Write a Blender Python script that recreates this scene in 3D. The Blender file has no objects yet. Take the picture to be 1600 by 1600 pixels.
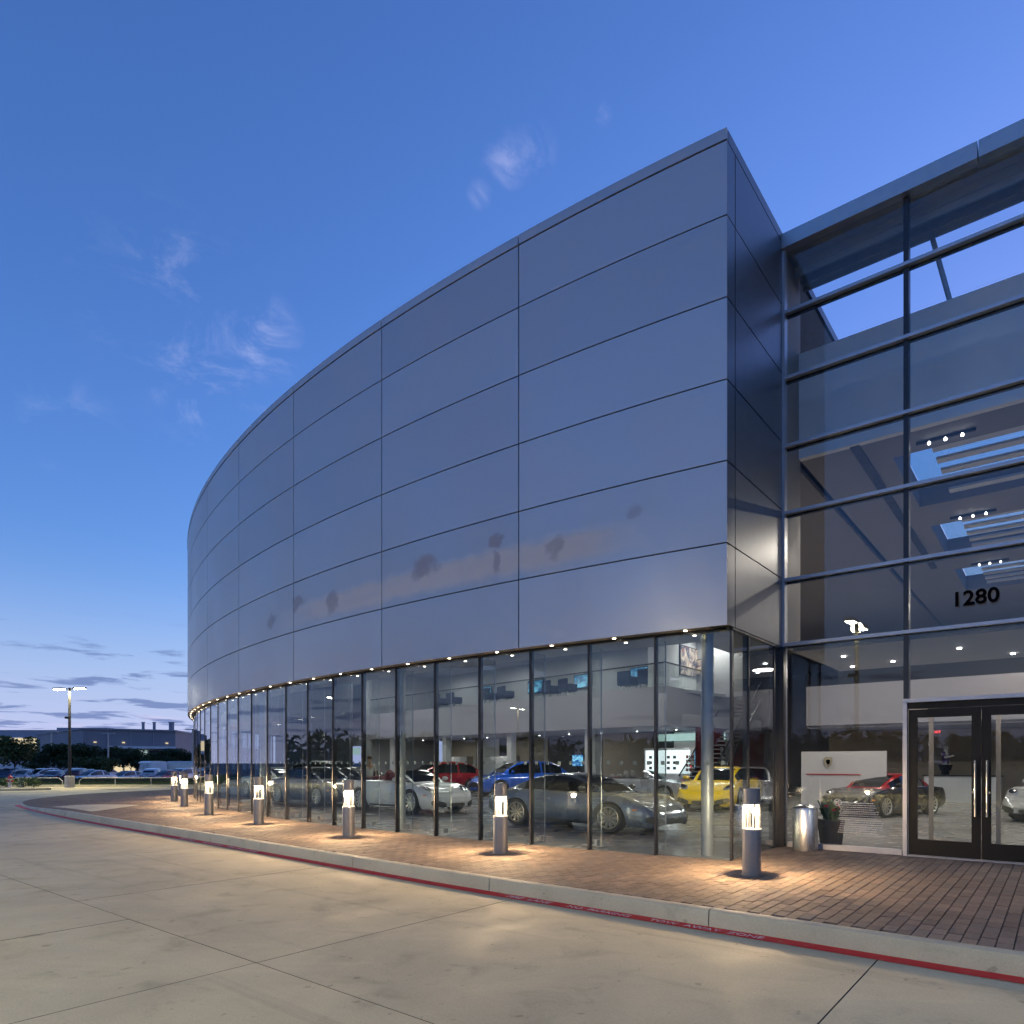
import bpy, math, random
from mathutils import Vector, Matrix
from mathutils.bvhtree import BVHTree

random.seed(7)
R = math.radians
SC = bpy.context.scene
COL = SC.collection

# ------------------------------------------------------------------ camera
cam = bpy.data.cameras.new('camera')
camo = bpy.data.objects.new('camera', cam)
COL.objects.link(camo)
SC.camera = camo
camo.location = (0, 0, 1.5)
camo.rotation_euler = (R(90), 0, 0)
cam.sensor_width = 36
cam.lens = 36 * 1060 / 1600
cam.shift_y = (1192 - 800) / 1600
cam.clip_start = 0.05
cam.clip_end = 6000

# ------------------------------------------------------------------ sky, sun, exposure
SC.view_settings.view_transform = 'Standard'
SC.view_settings.look = 'None'
SC.view_settings.exposure = 2.6
SC.view_settings.gamma = 1
SC.view_settings.use_curve_mapping = False
SC.render.engine = 'CYCLES'
SC.cycles.use_denoising = True
SC.cycles.max_bounces = 6
SC.cycles.diffuse_bounces = 3
SC.cycles.glossy_bounces = 4
SC.cycles.use_adaptive_sampling = True
SC.cycles.adaptive_threshold = .018
SC.cycles.adaptive_min_samples = 40
SC.cycles.transparent_max_bounces = 24
SC.cycles.caustics_reflective = False
SC.cycles.caustics_refractive = False
SC.cycles.sample_clamp_indirect = 4
SUN_EL, SUN_ROT = R(1.5), R(48)


class NT:
    """small node-tree helper"""
    def __init__(self, tree):
        self.t = tree
        self.n = tree.nodes
        self.l = tree.links

    def put(self, sock, v):
        if v is None:
            return
        if hasattr(v, 'is_output'):
            self.l.new(v, sock)
        else:
            if hasattr(sock, 'default_value'):
                if isinstance(v, (tuple, list)) and len(v) == 3 and len(sock.default_value) == 4:
                    v = (*v, 1)
                sock.default_value = v

    def math(self, op, a, b=None, c=None, clamp=False):
        m = self.n.new('ShaderNodeMath')
        m.operation = op
        m.use_clamp = clamp
        for i, v in enumerate((a, b, c)):
            self.put(m.inputs[i], v)
        return m.outputs[0]

    def vmath(self, op, a, b=None):
        m = self.n.new('ShaderNodeVectorMath')
        m.operation = op
        self.put(m.inputs[0], a)
        self.put(m.inputs[1], b)
        return m.outputs['Value'] if op in ('DOT_PRODUCT', 'LENGTH', 'DISTANCE') else m.outputs[0]

    def noise(self, vec, scale, detail=4, rough=.55, dist=0):
        m = self.n.new('ShaderNodeTexNoise')
        self.put(m.inputs['Vector'], vec)
        m.inputs['Scale'].default_value = scale
        m.inputs['Detail'].default_value = detail
        m.inputs['Roughness'].default_value = rough
        m.inputs['Distortion'].default_value = dist
        return m.outputs[0]

    def ramp(self, fac, *stops):
        m = self.n.new('ShaderNodeMapRange')
        m.interpolation_type = 'SMOOTHSTEP'
        self.put(m.inputs[0], fac)
        for i, v in enumerate(stops):
            self.put(m.inputs[1 + i], v)
        return m.outputs[0]

    def mix(self, fac, a, b, kind='MIX'):
        m = self.n.new('ShaderNodeMix')
        m.data_type = 'RGBA'
        m.blend_type = kind
        self.put(m.inputs[0], fac)
        self.put(m.inputs[6], a)
        self.put(m.inputs[7], b)
        return m.outputs[2]

    def sep(self, v):
        m = self.n.new('ShaderNodeSeparateXYZ')
        self.put(m.inputs[0], v)
        return m.outputs

    def comb(self, x, y, z):
        m = self.n.new('ShaderNodeCombineXYZ')
        for i, v in enumerate((x, y, z)):
            self.put(m.inputs[i], v)
        return m.outputs[0]


def build_world():
    w = bpy.data.worlds.new('World')
    SC.world = w
    w.use_nodes = True
    k = NT(w.node_tree)
    bg = k.n['Background']
    sky = k.n.new('ShaderNodeTexSky')
    sky.sky_type = 'NISHITA'
    sky.sun_disc = False
    sky.sun_elevation = SUN_EL
    sky.sun_rotation = SUN_ROT
    sky.ozone_density = 3.6
    sky.air_density = 1.0
    sky.dust_density = 1.0
    tc = k.n.new('ShaderNodeTexCoord')
    d = k.vmath('NORMALIZE', tc.outputs['Generated'])
    x, y, z = k.sep(d)
    c = k.mix(1.0, sky.outputs[0], (1.03, 0.90, 1.10), 'MULTIPLY')
    # twilight band: lavender above the horizon, all the way round
    band = k.ramp(z, 0.0, 0.34, 1.0, 0.0)
    band = k.math('MULTIPLY', k.math('POWER', band, 1.7), 0.82)
    c = k.mix(band, c, (0.60, 0.72, 1.20))
    low = k.math('MULTIPLY', k.ramp(z, 0.0, 0.07, 1.0, 0.0), 0.5)
    c = k.mix(low, c, (0.72, 0.71, 1.02))
    # flat cloud sheet for the long dark streaks near the horizon
    inv = k.math('DIVIDE', 1.0, k.math('ADD', k.math('MAXIMUM', z, 0.0), 0.035))
    p = k.comb(k.math('MULTIPLY', x, inv), k.math('MULTIPLY', y, inv), 0.0)
    n1 = k.noise(p, 1.05, 7, .56, .3)
    streak = k.ramp(n1, 0.52, 0.61, 0.0, 1.0)
    lowmask = k.math('MULTIPLY', k.ramp(z, 0.13, 0.20, 1.0, 0.0), k.ramp(z, 0.008, 0.04, 0.0, 1.0))
    c = k.mix(k.math('MULTIPLY', k.math('MULTIPLY', streak, lowmask), 0.82), c, (0.17, 0.25, 0.54))
    n2 = k.noise(p, 0.9, 6, .6, .5)
    pale = k.math('MULTIPLY', k.ramp(n2, 0.55, 0.75, 0.0, 1.0), k.math('MULTIPLY', k.ramp(z, 0.03, 0.11, 1.0, 0.0), k.ramp(z, 0.008, 0.03, 0.0, 1.0)))
    c = k.mix(k.math('MULTIPLY', pale, 0.5), c, (0.95, 0.78, 1.02))
    # thin pale wisps higher up
    wn = k.noise(k.comb(k.math('MULTIPLY', x, 1.0), k.math('MULTIPLY', y, 1.0), k.math('MULTIPLY', z, 1.8)), 13.0, 9, .66, .5)
    wisp = k.ramp(wn, 0.47, 0.76, 0.0, 1.0)
    tot = None
    for px, py, r, s in ((405, 530, .06, .9), (320, 585, .10, .6), (262, 405, .07, .45), (832, 238, .034, .55), (792, 254, .034, .6), (110, 668, .07, .3), (750, 303, .018, .6), (935, 180, .018, .5), (270, 500, .14, .22)):
        v = Vector(((px - 800) / 1060, 1, (1192 - py) / 1060)).normalized()
        dist = k.vmath('DISTANCE', k.comb(x, y, k.math('MULTIPLY', z, 1.0)), tuple(v))
        m = k.math('MULTIPLY', k.ramp(dist, r * .1, r, 1.0, 0.0), s)
        tot = m if tot is None else k.math('MAXIMUM', tot, m)
    c = k.mix(k.math('MULTIPLY', k.math('MULTIPLY', wisp, tot), 0.46), c, (0.85, 0.86, 1.25))
    k.l.new(c, bg.inputs[0])
    bg.inputs[1].default_value = 0.15


build_world()
sl = bpy.data.lights.new('sun', 'SUN')
sl.energy = 0.03
sl.angle = R(12)
sl.color = (1, .82, .66)
so = bpy.data.objects.new('sun', sl)
COL.objects.link(so)
sd = Vector((math.sin(SUN_ROT) * math.cos(SUN_EL), math.cos(SUN_ROT) * math.cos(SUN_EL), math.sin(SUN_EL)))
so.rotation_euler = sd.to_track_quat('Z', 'Y').to_euler()
so.location = (40, 60, 30)


# ------------------------------------------------------------------ materials
M = {}


def mat(name):
    m = bpy.data.materials.new(name)
    m.use_nodes = True
    k = NT(m.node_tree)
    b = k.n['Principled BSDF']
    M[name] = m
    return m, k, b


def simple(name, col, rough=.5, metal=0, var=.08, scale=6, bump=0, coat=0, bscale=None, spec=.5):
    m, k, b = mat(name)
    tc = k.n.new('ShaderNodeTexCoord')
    n = k.noise(tc.outputs['Object'], scale, 5)
    f = k.ramp(n, .3, .7, 1 - var, 1 + var)
    k.put(b.inputs['Base Color'], k.vmath('MULTIPLY', col, k.comb(f, f, f)))
    b.inputs['Metallic'].default_value = metal
    b.inputs['Specular IOR Level'].default_value = spec
    if metal > .5:
        b.inputs['Roughness'].default_value = rough
    else:
        k.put(b.inputs['Roughness'], k.ramp(n, .3, .7, max(.02, rough * .85), min(1, rough * 1.15)))
    b.inputs['Coat Weight'].default_value = coat
    b.inputs['Coat Roughness'].default_value = .04
    if bump:
        bp = k.n.new('ShaderNodeBump')
        bp.inputs['Strength'].default_value = bump
        bp.inputs['Distance'].default_value = .02
        k.put(bp.inputs['Height'], k.noise(tc.outputs['Object'], bscale or scale * 12, 4))
        k.l.new(bp.outputs[0], b.inputs['Normal'])
    return m


def emit(name, col, s):
    m, k, b = mat(name)
    b.inputs['Base Color'].default_value = (.02, .02, .02, 1)
    b.inputs['Emission Color'].default_value = (*col, 1)
    b.inputs['Emission Strength'].default_value = s
    return m


def glass(name, tint, f0, rough=0.0, grime=0):
    m, k, b = mat(name)
    k.n.remove(b)
    out = k.n['Material Output']
    lw = k.n.new('ShaderNodeLayerWeight')
    p5 = k.math('POWER', lw.outputs['Facing'], 4.0)
    fac = k.math('ADD', k.math('MULTIPLY', p5, 1 - f0), f0)
    tr = k.n.new('ShaderNodeBsdfTransparent')
    tr.inputs[0].default_value = (*tint, 1)
    gl = k.n.new('ShaderNodeBsdfGlossy')
    gl.inputs['Color'].default_value = (.95, .97, 1, 1)
    gl.inputs['Roughness'].default_value = rough
    mx = k.n.new('ShaderNodeMixShader')
    k.l.new(fac, mx.inputs[0])
    k.l.new(tr.outputs[0], mx.inputs[1])
    k.l.new(gl.outputs[0], mx.inputs[2])
    k.l.new(mx.outputs[0], out.inputs[0])
    return m


def concrete(name, col, stain, joint_var=.06):
    m, k, b = mat(name)
    g = k.n.new('ShaderNodeNewGeometry')
    pos = g.outputs['Position']
    oi = k.n.new('ShaderNodeObjectInfo')
    big = k.noise(pos, .35, 6, .6, .4)
    mid = k.noise(pos, 1.7, 7, .62, .6)
    fine = k.noise(pos, 60, 3, .6)
    streak = k.noise(k.vmath('MULTIPLY', pos, (.5, 3.0, 1)), .8, 5, .6, .5)
    c = k.mix(k.ramp(big, .35, .68, 0, 1), col, stain)
    c = k.mix(k.math('MULTIPLY', k.ramp(mid, .52, .74, 0, 1), .55), c, tuple(v * .72 for v in stain))
    c = k.mix(k.math('MULTIPLY', k.ramp(streak, .55, .75, 0, 1), .3), c, tuple(v * 1.2 for v in col))
    f = k.math('ADD', k.ramp(fine, .2, .8, .9, 1.08), k.math('MULTIPLY', oi.outputs['Random'], joint_var))
    ex_ = k.vmath('DOT_PRODUCT', pos, (.777, -.629, 0))
    ey_ = k.vmath('DOT_PRODUCT', pos, (.629, .777, 0))
    tyre = k.noise(k.comb(k.math('MULTIPLY', ex_, .12), k.math('MULTIPLY', ey_, 2.6), 0), 1.0, 4, .55, .35)
    c = k.mix(k.math('MULTIPLY', k.ramp(tyre, .58, .70, 0, 1), .22), c, tuple(v * .5 for v in stain))
    drip = k.noise(pos, 2.4, 2, .5)
    c = k.mix(k.math('MULTIPLY', k.ramp(drip, .70, .76, 0, 1), .45), c, tuple(v * .4 for v in stain))
    spots = k.noise(pos, 9, 2, .5)
    f = k.math('MULTIPLY', f, k.ramp(spots, .70, .76, 1.0, .72))
    c = k.vmath('MULTIPLY', c, k.comb(f, f, f))
    k.put(b.inputs['Base Color'], c)
    k.put(b.inputs['Roughness'], k.ramp(mid, .3, .7, .62, .9))
    b.inputs['Specular IOR Level'].default_value = .35
    bp = k.n.new('ShaderNodeBump')
    bp.inputs['Strength'].default_value = .25
    bp.inputs['Distance'].default_value = .01
    k.put(bp.inputs['Height'], k.noise(pos, 90, 4, .7))
    k.l.new(bp.outputs[0], b.inputs['Normal'])
    return m


concrete('road_concrete', (.54, .465, .29), (.41, .355, .23))
concrete('curb_concrete', (.52, .47, .32), (.40, .365, .26))
simple('joint_dark', (.085, .075, .058), .9)
simple('joint_sand', (.07, .055, .045), .95)
simple('asphalt', (.05, .05, .052), .85, var=.25, scale=2, bump=.3)
simple('grass_ground', (.045, .075, .025), .95, var=.4, scale=1.5)
simple('bare_soil', (.05, .055, .03), .95, var=.3)


def paver_mat():
    m, k, b = mat('paver')
    g = k.n.new('ShaderNodeNewGeometry')
    pos = g.outputs['Position']
    oi = k.n.new('ShaderNodeObjectInfo')
    rnd = k.math('FRACT', k.math('ADD', g.outputs['Random Per Island'], k.math('MULTIPLY', oi.outputs['Random'], 7.3)))
    c = k.mix(rnd, (.145, .11, .084), (.24, .182, .138))
    c = k.mix(k.ramp(rnd, .82, .9, 0, .6), c, (.12, .105, .095))
    n = k.noise(pos, 26, 5, .65)
    big = k.noise(pos, .8, 4, .6)
    f = k.math('MULTIPLY', k.ramp(n, .25, .8, .78, 1.18), k.ramp(big, .3, .7, .85, 1.12))
    k.put(b.inputs['Base Color'], k.vmath('MULTIPLY', c, k.comb(f, f, f)))
    b.inputs['Roughness'].default_value = .8
    b.inputs['Specular IOR Level'].default_value = .3
    bp = k.n.new('ShaderNodeBump')
    bp.inputs['Strength'].default_value = .35
    bp.inputs['Distance'].default_value = .006
    k.put(bp.inputs['Height'], k.noise(pos, 120, 3, .7))
    k.l.new(bp.outputs[0], b.inputs['Normal'])


paver_mat()


def stripe_mat():
    m, k, b = mat('red_paint')
    g = k.n.new('ShaderNodeNewGeometry')
    pos = g.outputs['Position']
    n = k.noise(pos, 7, 7, .7)
    n2 = k.noise(pos, 1.1, 3, .6)
    w = k.math('MULTIPLY', k.ramp(n, .56, .7, 0, 1), k.ramp(n2, .4, .62, .1, .8))
    c = k.mix(w, (.62, .008, .012), (.42, .30, .20))
    k.put(b.inputs['Base Color'], c)
    b.inputs['Roughness'].default_value = .6


stripe_mat()
simple('worn_white_paint', (.75, .60, .56), .7, var=.3, scale=9)


def panel_mat():
    """silver painted aluminium sheet; soft ghost marks where lettering was taken off"""
    m, k, b = mat('metal_panel')
    uv = k.n.new('ShaderNodeUVMap')
    uv.uv_map = 'UVMap'
    u, v, _ = k.sep(uv.outputs[0])       # metres along the wall, height
    oi = k.n.new('ShaderNodeObjectInfo')
    g = k.n.new('ShaderNodeNewGeometry')
    base = (.42, .385, .375)
    f = k.math('ADD', k.math('MULTIPLY', oi.outputs['Random'], .12), .94)
    c = k.vmath('MULTIPLY', base, k.comb(f, f, f))
    wv = k.n.new('ShaderNodeTexNoise')
    wv.inputs['Scale'].default_value = 2.6
    wv.inputs['Detail'].default_value = 3
    k.put(wv.inputs['Vector'], uv.outputs[0])
    wx, wy, _w = k.sep(wv.outputs['Color'])
    uw = k.math('ADD', u, k.math('MULTIPLY', k.math('SUBTRACT', wx, .5), .75))
    vw = k.math('ADD', v, k.math('MULTIPLY', k.math('SUBTRACT', wy, .5), .45))
    tot = None
    for ang, z, ru, rz, s in ((-137.23, 5.24, .28, .22, .8), (-135.4, 5.48, .36, .24, .9), (-133.3, 5.28, .28, .26, .85), (-129.2, 5.44, .42, .26, .9),
                              (-126.85, 5.60, .24, .15, .8), (-126.85, 5.22, .20, .22, .8), (-125.2, 5.24, .20, .22, .7), (-123.25, 5.60, .25, .14, .5)):
        s0 = -(ang + 121.45) * math.pi / 180 * 45.16
        dx = k.math('DIVIDE', k.math('SUBTRACT', uw, s0), ru)
        dz = k.math('DIVIDE', k.math('SUBTRACT', vw, z), rz)
        r2 = k.math('ADD', k.math('MULTIPLY', dx, dx), k.math('MULTIPLY', dz, dz))
        e = k.math('MULTIPLY', k.ramp(r2, .15, 1.15, 1, 0), s)
        tot = e if tot is None else k.math('MAXIMUM', tot, e)
    nz = k.noise(uv.outputs[0], 2.2, 3, .5)
    a0 = 1.3
    band = k.math('MULTIPLY', k.ramp(uw, .9, 2.6, 0, 1), k.ramp(uw, 9.5, 12.6, 1, 0))
    zc = k.math('ADD', 5.18, k.math('MULTIPLY', k.math('SUBTRACT', nz, .5), .25))
    dzb = k.math('ABSOLUTE', k.math('SUBTRACT', v, zc))
    band = k.math('MULTIPLY', band, k.ramp(dzb, .12, .36, .9, 0))
    c = k.mix(band, c, (.60, .49, .41))
    c = k.mix(k.math('MULTIPLY', tot, .6), c, (.22, .145, .135))
    k.put(b.inputs['Base Color'], c)
    dirty = k.math('MAXIMUM', band, tot)
    k.put(b.inputs['Metallic'], k.ramp(dirty, 0, 1, .60, .10))
    n = k.noise(g.outputs['Position'], .5, 3, .5)
    k.put(b.inputs['Roughness'], k.ramp(n, .3, .7, .34, .42))
    bp = k.n.new('ShaderNodeBump')
    bp.inputs['Strength'].default_value = .12
    bp.inputs['Distance'].default_value = .02
    k.put(bp.inputs['Height'], k.noise(g.outputs['Position'], .8, 2, .5))
    k.l.new(bp.outputs[0], b.inputs['Normal'])


panel_mat()
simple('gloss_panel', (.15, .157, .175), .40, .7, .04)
simple('fascia_metal', (.36, .37, .39), .4, .7, .04)
simple('silver_frame', (.40, .40, .43), .42, .6, .05)
simple('dark_frame', (.02, .022, .028), .4, .3, .1)
simple('black_door', (.008, .007, .005), .5, 0, .1, spec=.25)
simple('soffit_metal', (.36, .33, .29), .45, .3, .05)
glass('facade_glass', (.78, .84, .87), .036)
glass('lobby_glass', (.87, .90, .92), .028)
glass('skylight_glass', (.62, .82, .86), .04)
glass('clear_glass', (.95, .975, .965), .015)
simple('frit', (.30, .32, .30), .8, spec=.1)
simple('column_steel', (.40, .40, .42), .4, .35, .05)
simple('polished_floor', (.235, .228, .22), .26, 0, .035, .7)
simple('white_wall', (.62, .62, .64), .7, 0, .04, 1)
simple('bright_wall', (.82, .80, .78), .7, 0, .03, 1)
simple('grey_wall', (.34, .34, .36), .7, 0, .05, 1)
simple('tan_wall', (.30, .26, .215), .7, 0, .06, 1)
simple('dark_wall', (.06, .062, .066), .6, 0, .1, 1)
simple('maroon_wall', (.10, .012, .018), .5, 0, .1, 1)
simple('ceiling_grey', (.26, .25, .27), .8, 0, .05, 1)
simple('mezz_fascia', (.30, .29, .32), .6, 0, .03, .6)
simple('chrome', (.75, .73, .68), .16, 1, .04)
simple('black_plastic', (.015, .015, .016), .5)
simple('tyre_rubber', (.02, .02, .021), .8, var=.2)
simple('rim_silver', (.62, .61, .58), .3, .8, .05)
simple('rim_gold', (.50, .43, .33), .32, .8, .05)
simple('car_glass', (.012, .014, .016), .06, 0, .05, spec=.6)
simple('red_leather', (.16, .02, .018), .5)
simple('grey_leather', (.22, .21, .20), .55)
simple('bollard_grey', (.20, .20, .205), .45, .4, .05, 12, bump=.1)


def steel_mat():
    m, k, b = mat('brushed_steel')
    tc = k.n.new('ShaderNodeTexCoord')
    n = k.noise(k.vmath('MULTIPLY', tc.outputs['Object'], (60, 60, 1.5)), 3, 3)
    k.put(b.inputs['Base Color'], k.mix(n, (.46, .44, .41), (.62, .60, .56)))
    b.inputs['Metallic'].default_value = 1
    b.inputs['Anisotropic'].default_value = .6
    k.put(b.inputs['Roughness'], k.ramp(n, .3, .7, .22, .36))


steel_mat()
simple('pot_grey', (.05, .05, .052), .6)
simple('leaf_green', (.05, .10, .03), .6, 0, .4, 20)
simple('leaf_dark', (.022, .045, .014), .8, 0, .4, 3)
simple('leaf_olive', (.05, .075, .02), .8, 0, .4, 3)
simple('petal_red', (.45, .01, .012), .5, 0, .2, 20)
simple('bark', (.06, .045, .035), .9, 0, .2, 8)
simple('pole_dark', (.014, .013, .013), .5, .2)
simple('concrete_plain', (.42, .40, .36), .8, 0, .1, 3)
simple('far_grey', (.19, .19, .22), .7, 0, .06, .1)
simple('far_grey_light', (.26, .26, .30), .7, 0, .06, .1)
simple('far_tan', (.34, .27, .2), .7, 0, .06, .1)
simple('far_white', (.55, .55, .58), .7, 0, .06, .1)
simple('hydrant_white', (.55, .53, .5), .6)
simple('hydrant_red', (.35, .03, .03), .5)
simple('skin', (.42, .26, .19), .6)
simple('shirt_white', (.5, .48, .46), .8)
simple('shirt_purple', (.10, .06, .22), .8)
simple('cloth_dark', (.02, .02, .024), .8)
simple('hair_brown', (.10, .05, .025), .7)
simple('cap_white', (.6, .6, .6), .7)
simple('chair_blue', (.02, .035, .09), .7)
simple('number_black', (.003, .003, .004), .9, spec=.05)
simple('print_white', (.6, .6, .58), .7)
emit('downlight', (1, .86, .64), 4)
emit('ceiling_spot', (1, .93, .84), 3)
emit('bollard_glow', (1, .74, .48), 2.0)
emit('rib_glow', (1, .80, .56), .22)
emit('lot_led', (1, 1, .78), 22)
emit('display_white', (.96, 1, .96), .30)
emit('clerestory_glow', (.74, 1, .88), .13)
emit('exit_red', (1, .05, .04), .6)
emit('led_red', (1, .04, .05), .6)
emit('warm_glow', (1, .82, .5), .14)
emit('window_cool', (.75, 1, .95), .10)


def screen_mat(name, a, b_, s):
    m, k, b = mat(name)
    tc = k.n.new('ShaderNodeTexCoord')
    n = k.noise(k.vmath('MULTIPLY', tc.outputs['Object'], (1, 1, 2)), 1.7, 4, .6, 1.2)
    c = k.mix(k.ramp(n, .42, .62, 0, 1), a, b_)
    b.inputs['Base Color'].default_value = (.01, .01, .01, 1)
    k.put(b.inputs['Emission Color'], c)
    b.inputs['Emission Strength'].default_value = s
    b.inputs['Roughness'].default_value = .2


screen_mat('tv_screen', (.02, .10, .25), (.25, .75, 1), .13)
screen_mat('blue_image', (.02, .12, .35), (.35, .8, 1), .22)
screen_mat('picture_a', (.03, .03, .06), (.9, .75, .6), .03)


def picture_mat():
    m, k, b = mat('picture_print')
    tc = k.n.new('ShaderNodeTexCoord')
    n = k.noise(tc.outputs['Object'], 1.5, 5, .6, 1)
    n2 = k.noise(tc.outputs['Object'], 3.1, 4, .6, .5)
    c = k.mix(k.ramp(n, .4, .62, 0, 1), (.03, .04, .09), (.62, .50, .40))
    c = k.mix(k.ramp(n2, .58, .66, 0, .8), c, (.40, .06, .05))
    k.put(b.inputs['Base Color'], c)
    b.inputs['Roughness'].default_value = .4


picture_mat()


def paint(name, col, metal=.25, rough=.28):
    return simple('paint_' + name, col, rough, metal, .03, 2, 0, 1.0)


for nm, c in (('slate', (.085, .115, .165)), ('white', (.62, .62, .61)), ('blue', (.012, .13, .75)), ('red', (.38, .008, .012)), ('yellow', (.95, .62, .0)),
              ('dark', (.02, .021, .024)), ('silver', (.40, .40, .42)), ('maroon', (.10, .008, .012)), ('navy', (.015, .025, .06)), ('cream', (.5, .5, .46)), ('indigo', (.05, .05, .085))):
    paint(nm, c, .0 if nm in ('yellow', 'white', 'cream') else .25)


# ------------------------------------------------------------------ mesh helpers
class MB:
    def __init__(self):
        self.v = []
        self.f = []

    def add(self, vs, fs):
        o = len(self.v)
        self.v += [tuple(p) for p in vs]
        self.f += [tuple(i + o for i in f) for f in fs]
        return self

    def box(self, c, s, ax=None):
        """centre, full sizes, optional axes (ex, ey, ez)"""
        ex, ey, ez = ax or (Vector((1, 0, 0)), Vector((0, 1, 0)), Vector((0, 0, 1)))
        c = Vector(c)
        vs = []
        for i in (-.5, .5):
            for j in (-.5, .5):
                for k in (-.5, .5):
                    vs.append(c + ex * (i * s[0]) + ey * (j * s[1]) + ez * (k * s[2]))
        return self.add(vs, [(0, 1, 3, 2), (4, 6, 7, 5), (0, 4, 5, 1), (2, 3, 7, 6), (0, 2, 6, 4), (1, 5, 7, 3)])

    def bar(self, a, b, w, h=None, up=(0, 0, 1)):
        a, b = Vector(a), Vector(b)
        d = (b - a)
        L = d.length
        d.normalize()
        s = d.cross(Vector(up))
        if s.length < 1e-4:
            s = d.cross(Vector((1, 0, 0)))
        s.normalize()
        t = s.cross(d)
        return self.box((a + b) / 2, (L, w, h or w), (d, s, t))

    def tube(self, pts, r, seg=10, caps=True):
        pts = [Vector(p) for p in pts]
        rs = r if isinstance(r, (list, tuple)) else [r] * len(pts)
        rings = []
        for i, p in enumerate(pts):
            d = (pts[min(i + 1, len(pts) - 1)] - pts[max(i - 1, 0)]).normalized()
            s = d.cross(Vector((0, 0, 1)))
            if s.length < 1e-3:
                s = Vector((1, 0, 0))
            s.normalize()
            t = s.cross(d)
            rings.append([p + (s * math.cos(a) + t * math.sin(a)) * rs[i] for a in [2 * math.pi * j / seg for j in range(seg)]])
        vs = [q for rg in rings for q in rg]
        fs = []
        for i in range(len(pts) - 1):
            for j in range(seg):
                a, b = i * seg + j, i * seg + (j + 1) % seg
                fs.append((a, b, b + seg, a + seg))
        if caps:
            fs.append(tuple(range(seg))[::-1])
            fs.append(tuple(range((len(pts) - 1) * seg, len(pts) * seg)))
        return self.add(vs, fs)

    def lathe(self, prof, c=(0, 0, 0), seg=24, axis='z', caps=True):
        """profile of (radius, height)"""
        vs = []
        for r, h in prof:
            for j in range(seg):
                a = 2 * math.pi * j / seg
                p = (r * math.cos(a), r * math.sin(a), h)
                if axis == 'y':
                    p = (p[0], p[2], p[1])
                vs.append((p[0] + c[0], p[1] + c[1], p[2] + c[2]))
        fs = []
        n = len(prof)
        for i in range(n - 1):
            for j in range(seg):
                a, b = i * seg + j, i * seg + (j + 1) % seg
                fs.append((a, b, b + seg, a + seg))
        if caps:
            fs.append(tuple(range(seg))[::-1])
            fs.append(tuple(range((n - 1) * seg, n * seg)))
        return self.add(vs, fs)

    def prism(self, poly, z0, z1):
        n = len(poly)
        vs = [(x, y, z0) for x, y in poly] + [(x, y, z1) for x, y in poly]
        fs = [tuple(range(n))[::-1], tuple(range(n, 2 * n))] + [(i, (i + 1) % n, (i + 1) % n + n, i + n) for i in range(n)]
        return self.add(vs, fs)

    def ball(self, c, r, seg=12, rings=8):
        rx, ry, rz = r if isinstance(r, (tuple, list)) else (r, r, r)
        vs, fs = [], []
        for i in range(rings + 1):
            t = math.pi * i / rings
            for j in range(seg):
                a = 2 * math.pi * j / seg
                vs.append((c[0] + rx * math.sin(t) * math.cos(a), c[1] + ry * math.sin(t) * math.sin(a), c[2] + rz * math.cos(t)))
        for i in range(rings):
            for j in range(seg):
                a, b = i * seg + j, i * seg + (j + 1) % seg
                fs.append((a, a + seg, b + seg, b))
        return self.add(vs, fs)

    def mesh(self, name, material=None, smooth=False):
        me = bpy.data.meshes.new(name)
        me.from_pydata(self.v, [], self.f)
        if material:
            me.materials.append(M[material] if isinstance(material, str) else material)
        if smooth:
            me.polygons.foreach_set('use_smooth', [True] * len(me.polygons))
            if smooth != 'full':
                try:
                    me.set_sharp_from_angle(angle=R(smooth if smooth > 1 else 40))
                except Exception:
                    pass
        me.validate()
        me.update()
        return me

    def build(self, name, material, parent=None, smooth=False, **kw):
        return obj(name, self.mesh(name, material, smooth), parent, **kw)


def obj(name, me, parent=None, loc=None, rot=None, scale=None, **tags):
    o = bpy.data.objects.new(name, me)
    COL.objects.link(o)
    if parent:
        o.parent = parent
    if loc is not None:
        o.location = loc
    if rot is not None:
        o.rotation_euler = rot
    if scale is not None:
        o.scale = scale
    for k_, v in tags.items():
        if v is not None:
            o[k_] = v
    return o


def thing(name, label, category, loc=(0, 0, 0), rz=0, group=None):
    return obj(name, None, None, loc, (0, 0, rz), None, label=label, category=category, group=group)


def structure(o):
    o['kind'] = 'structure'
    return o


def copy_thing(src, loc, rz=0, label=None, scale=None):
    r = src.copy()
    COL.objects.link(r)
    r.location = loc
    r.rotation_euler = (0, 0, rz)
    if scale:
        r.scale = (scale,) * 3 if not isinstance(scale, tuple) else scale
    if label:
        r['label'] = label
    for ch in list(src.children):
        c = ch.copy()
        COL.objects.link(c)
        c.parent = r
        for g in list(ch.children):
            d = g.copy()
            COL.objects.link(d)
            d.parent = c
    return r


def lamp(name, kind, loc, energy, col, parent=None, rot=None, **kw):
    l = bpy.data.lights.new(name, kind)
    l.energy = energy
    l.color = col
    for k_, v in kw.items():
        setattr(l, k_, v)
    o = bpy.data.objects.new(name, l)
    COL.objects.link(o)
    o.location = loc
    if rot:
        o.rotation_euler = rot
    if parent:
        o.parent = parent
    return o


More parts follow.
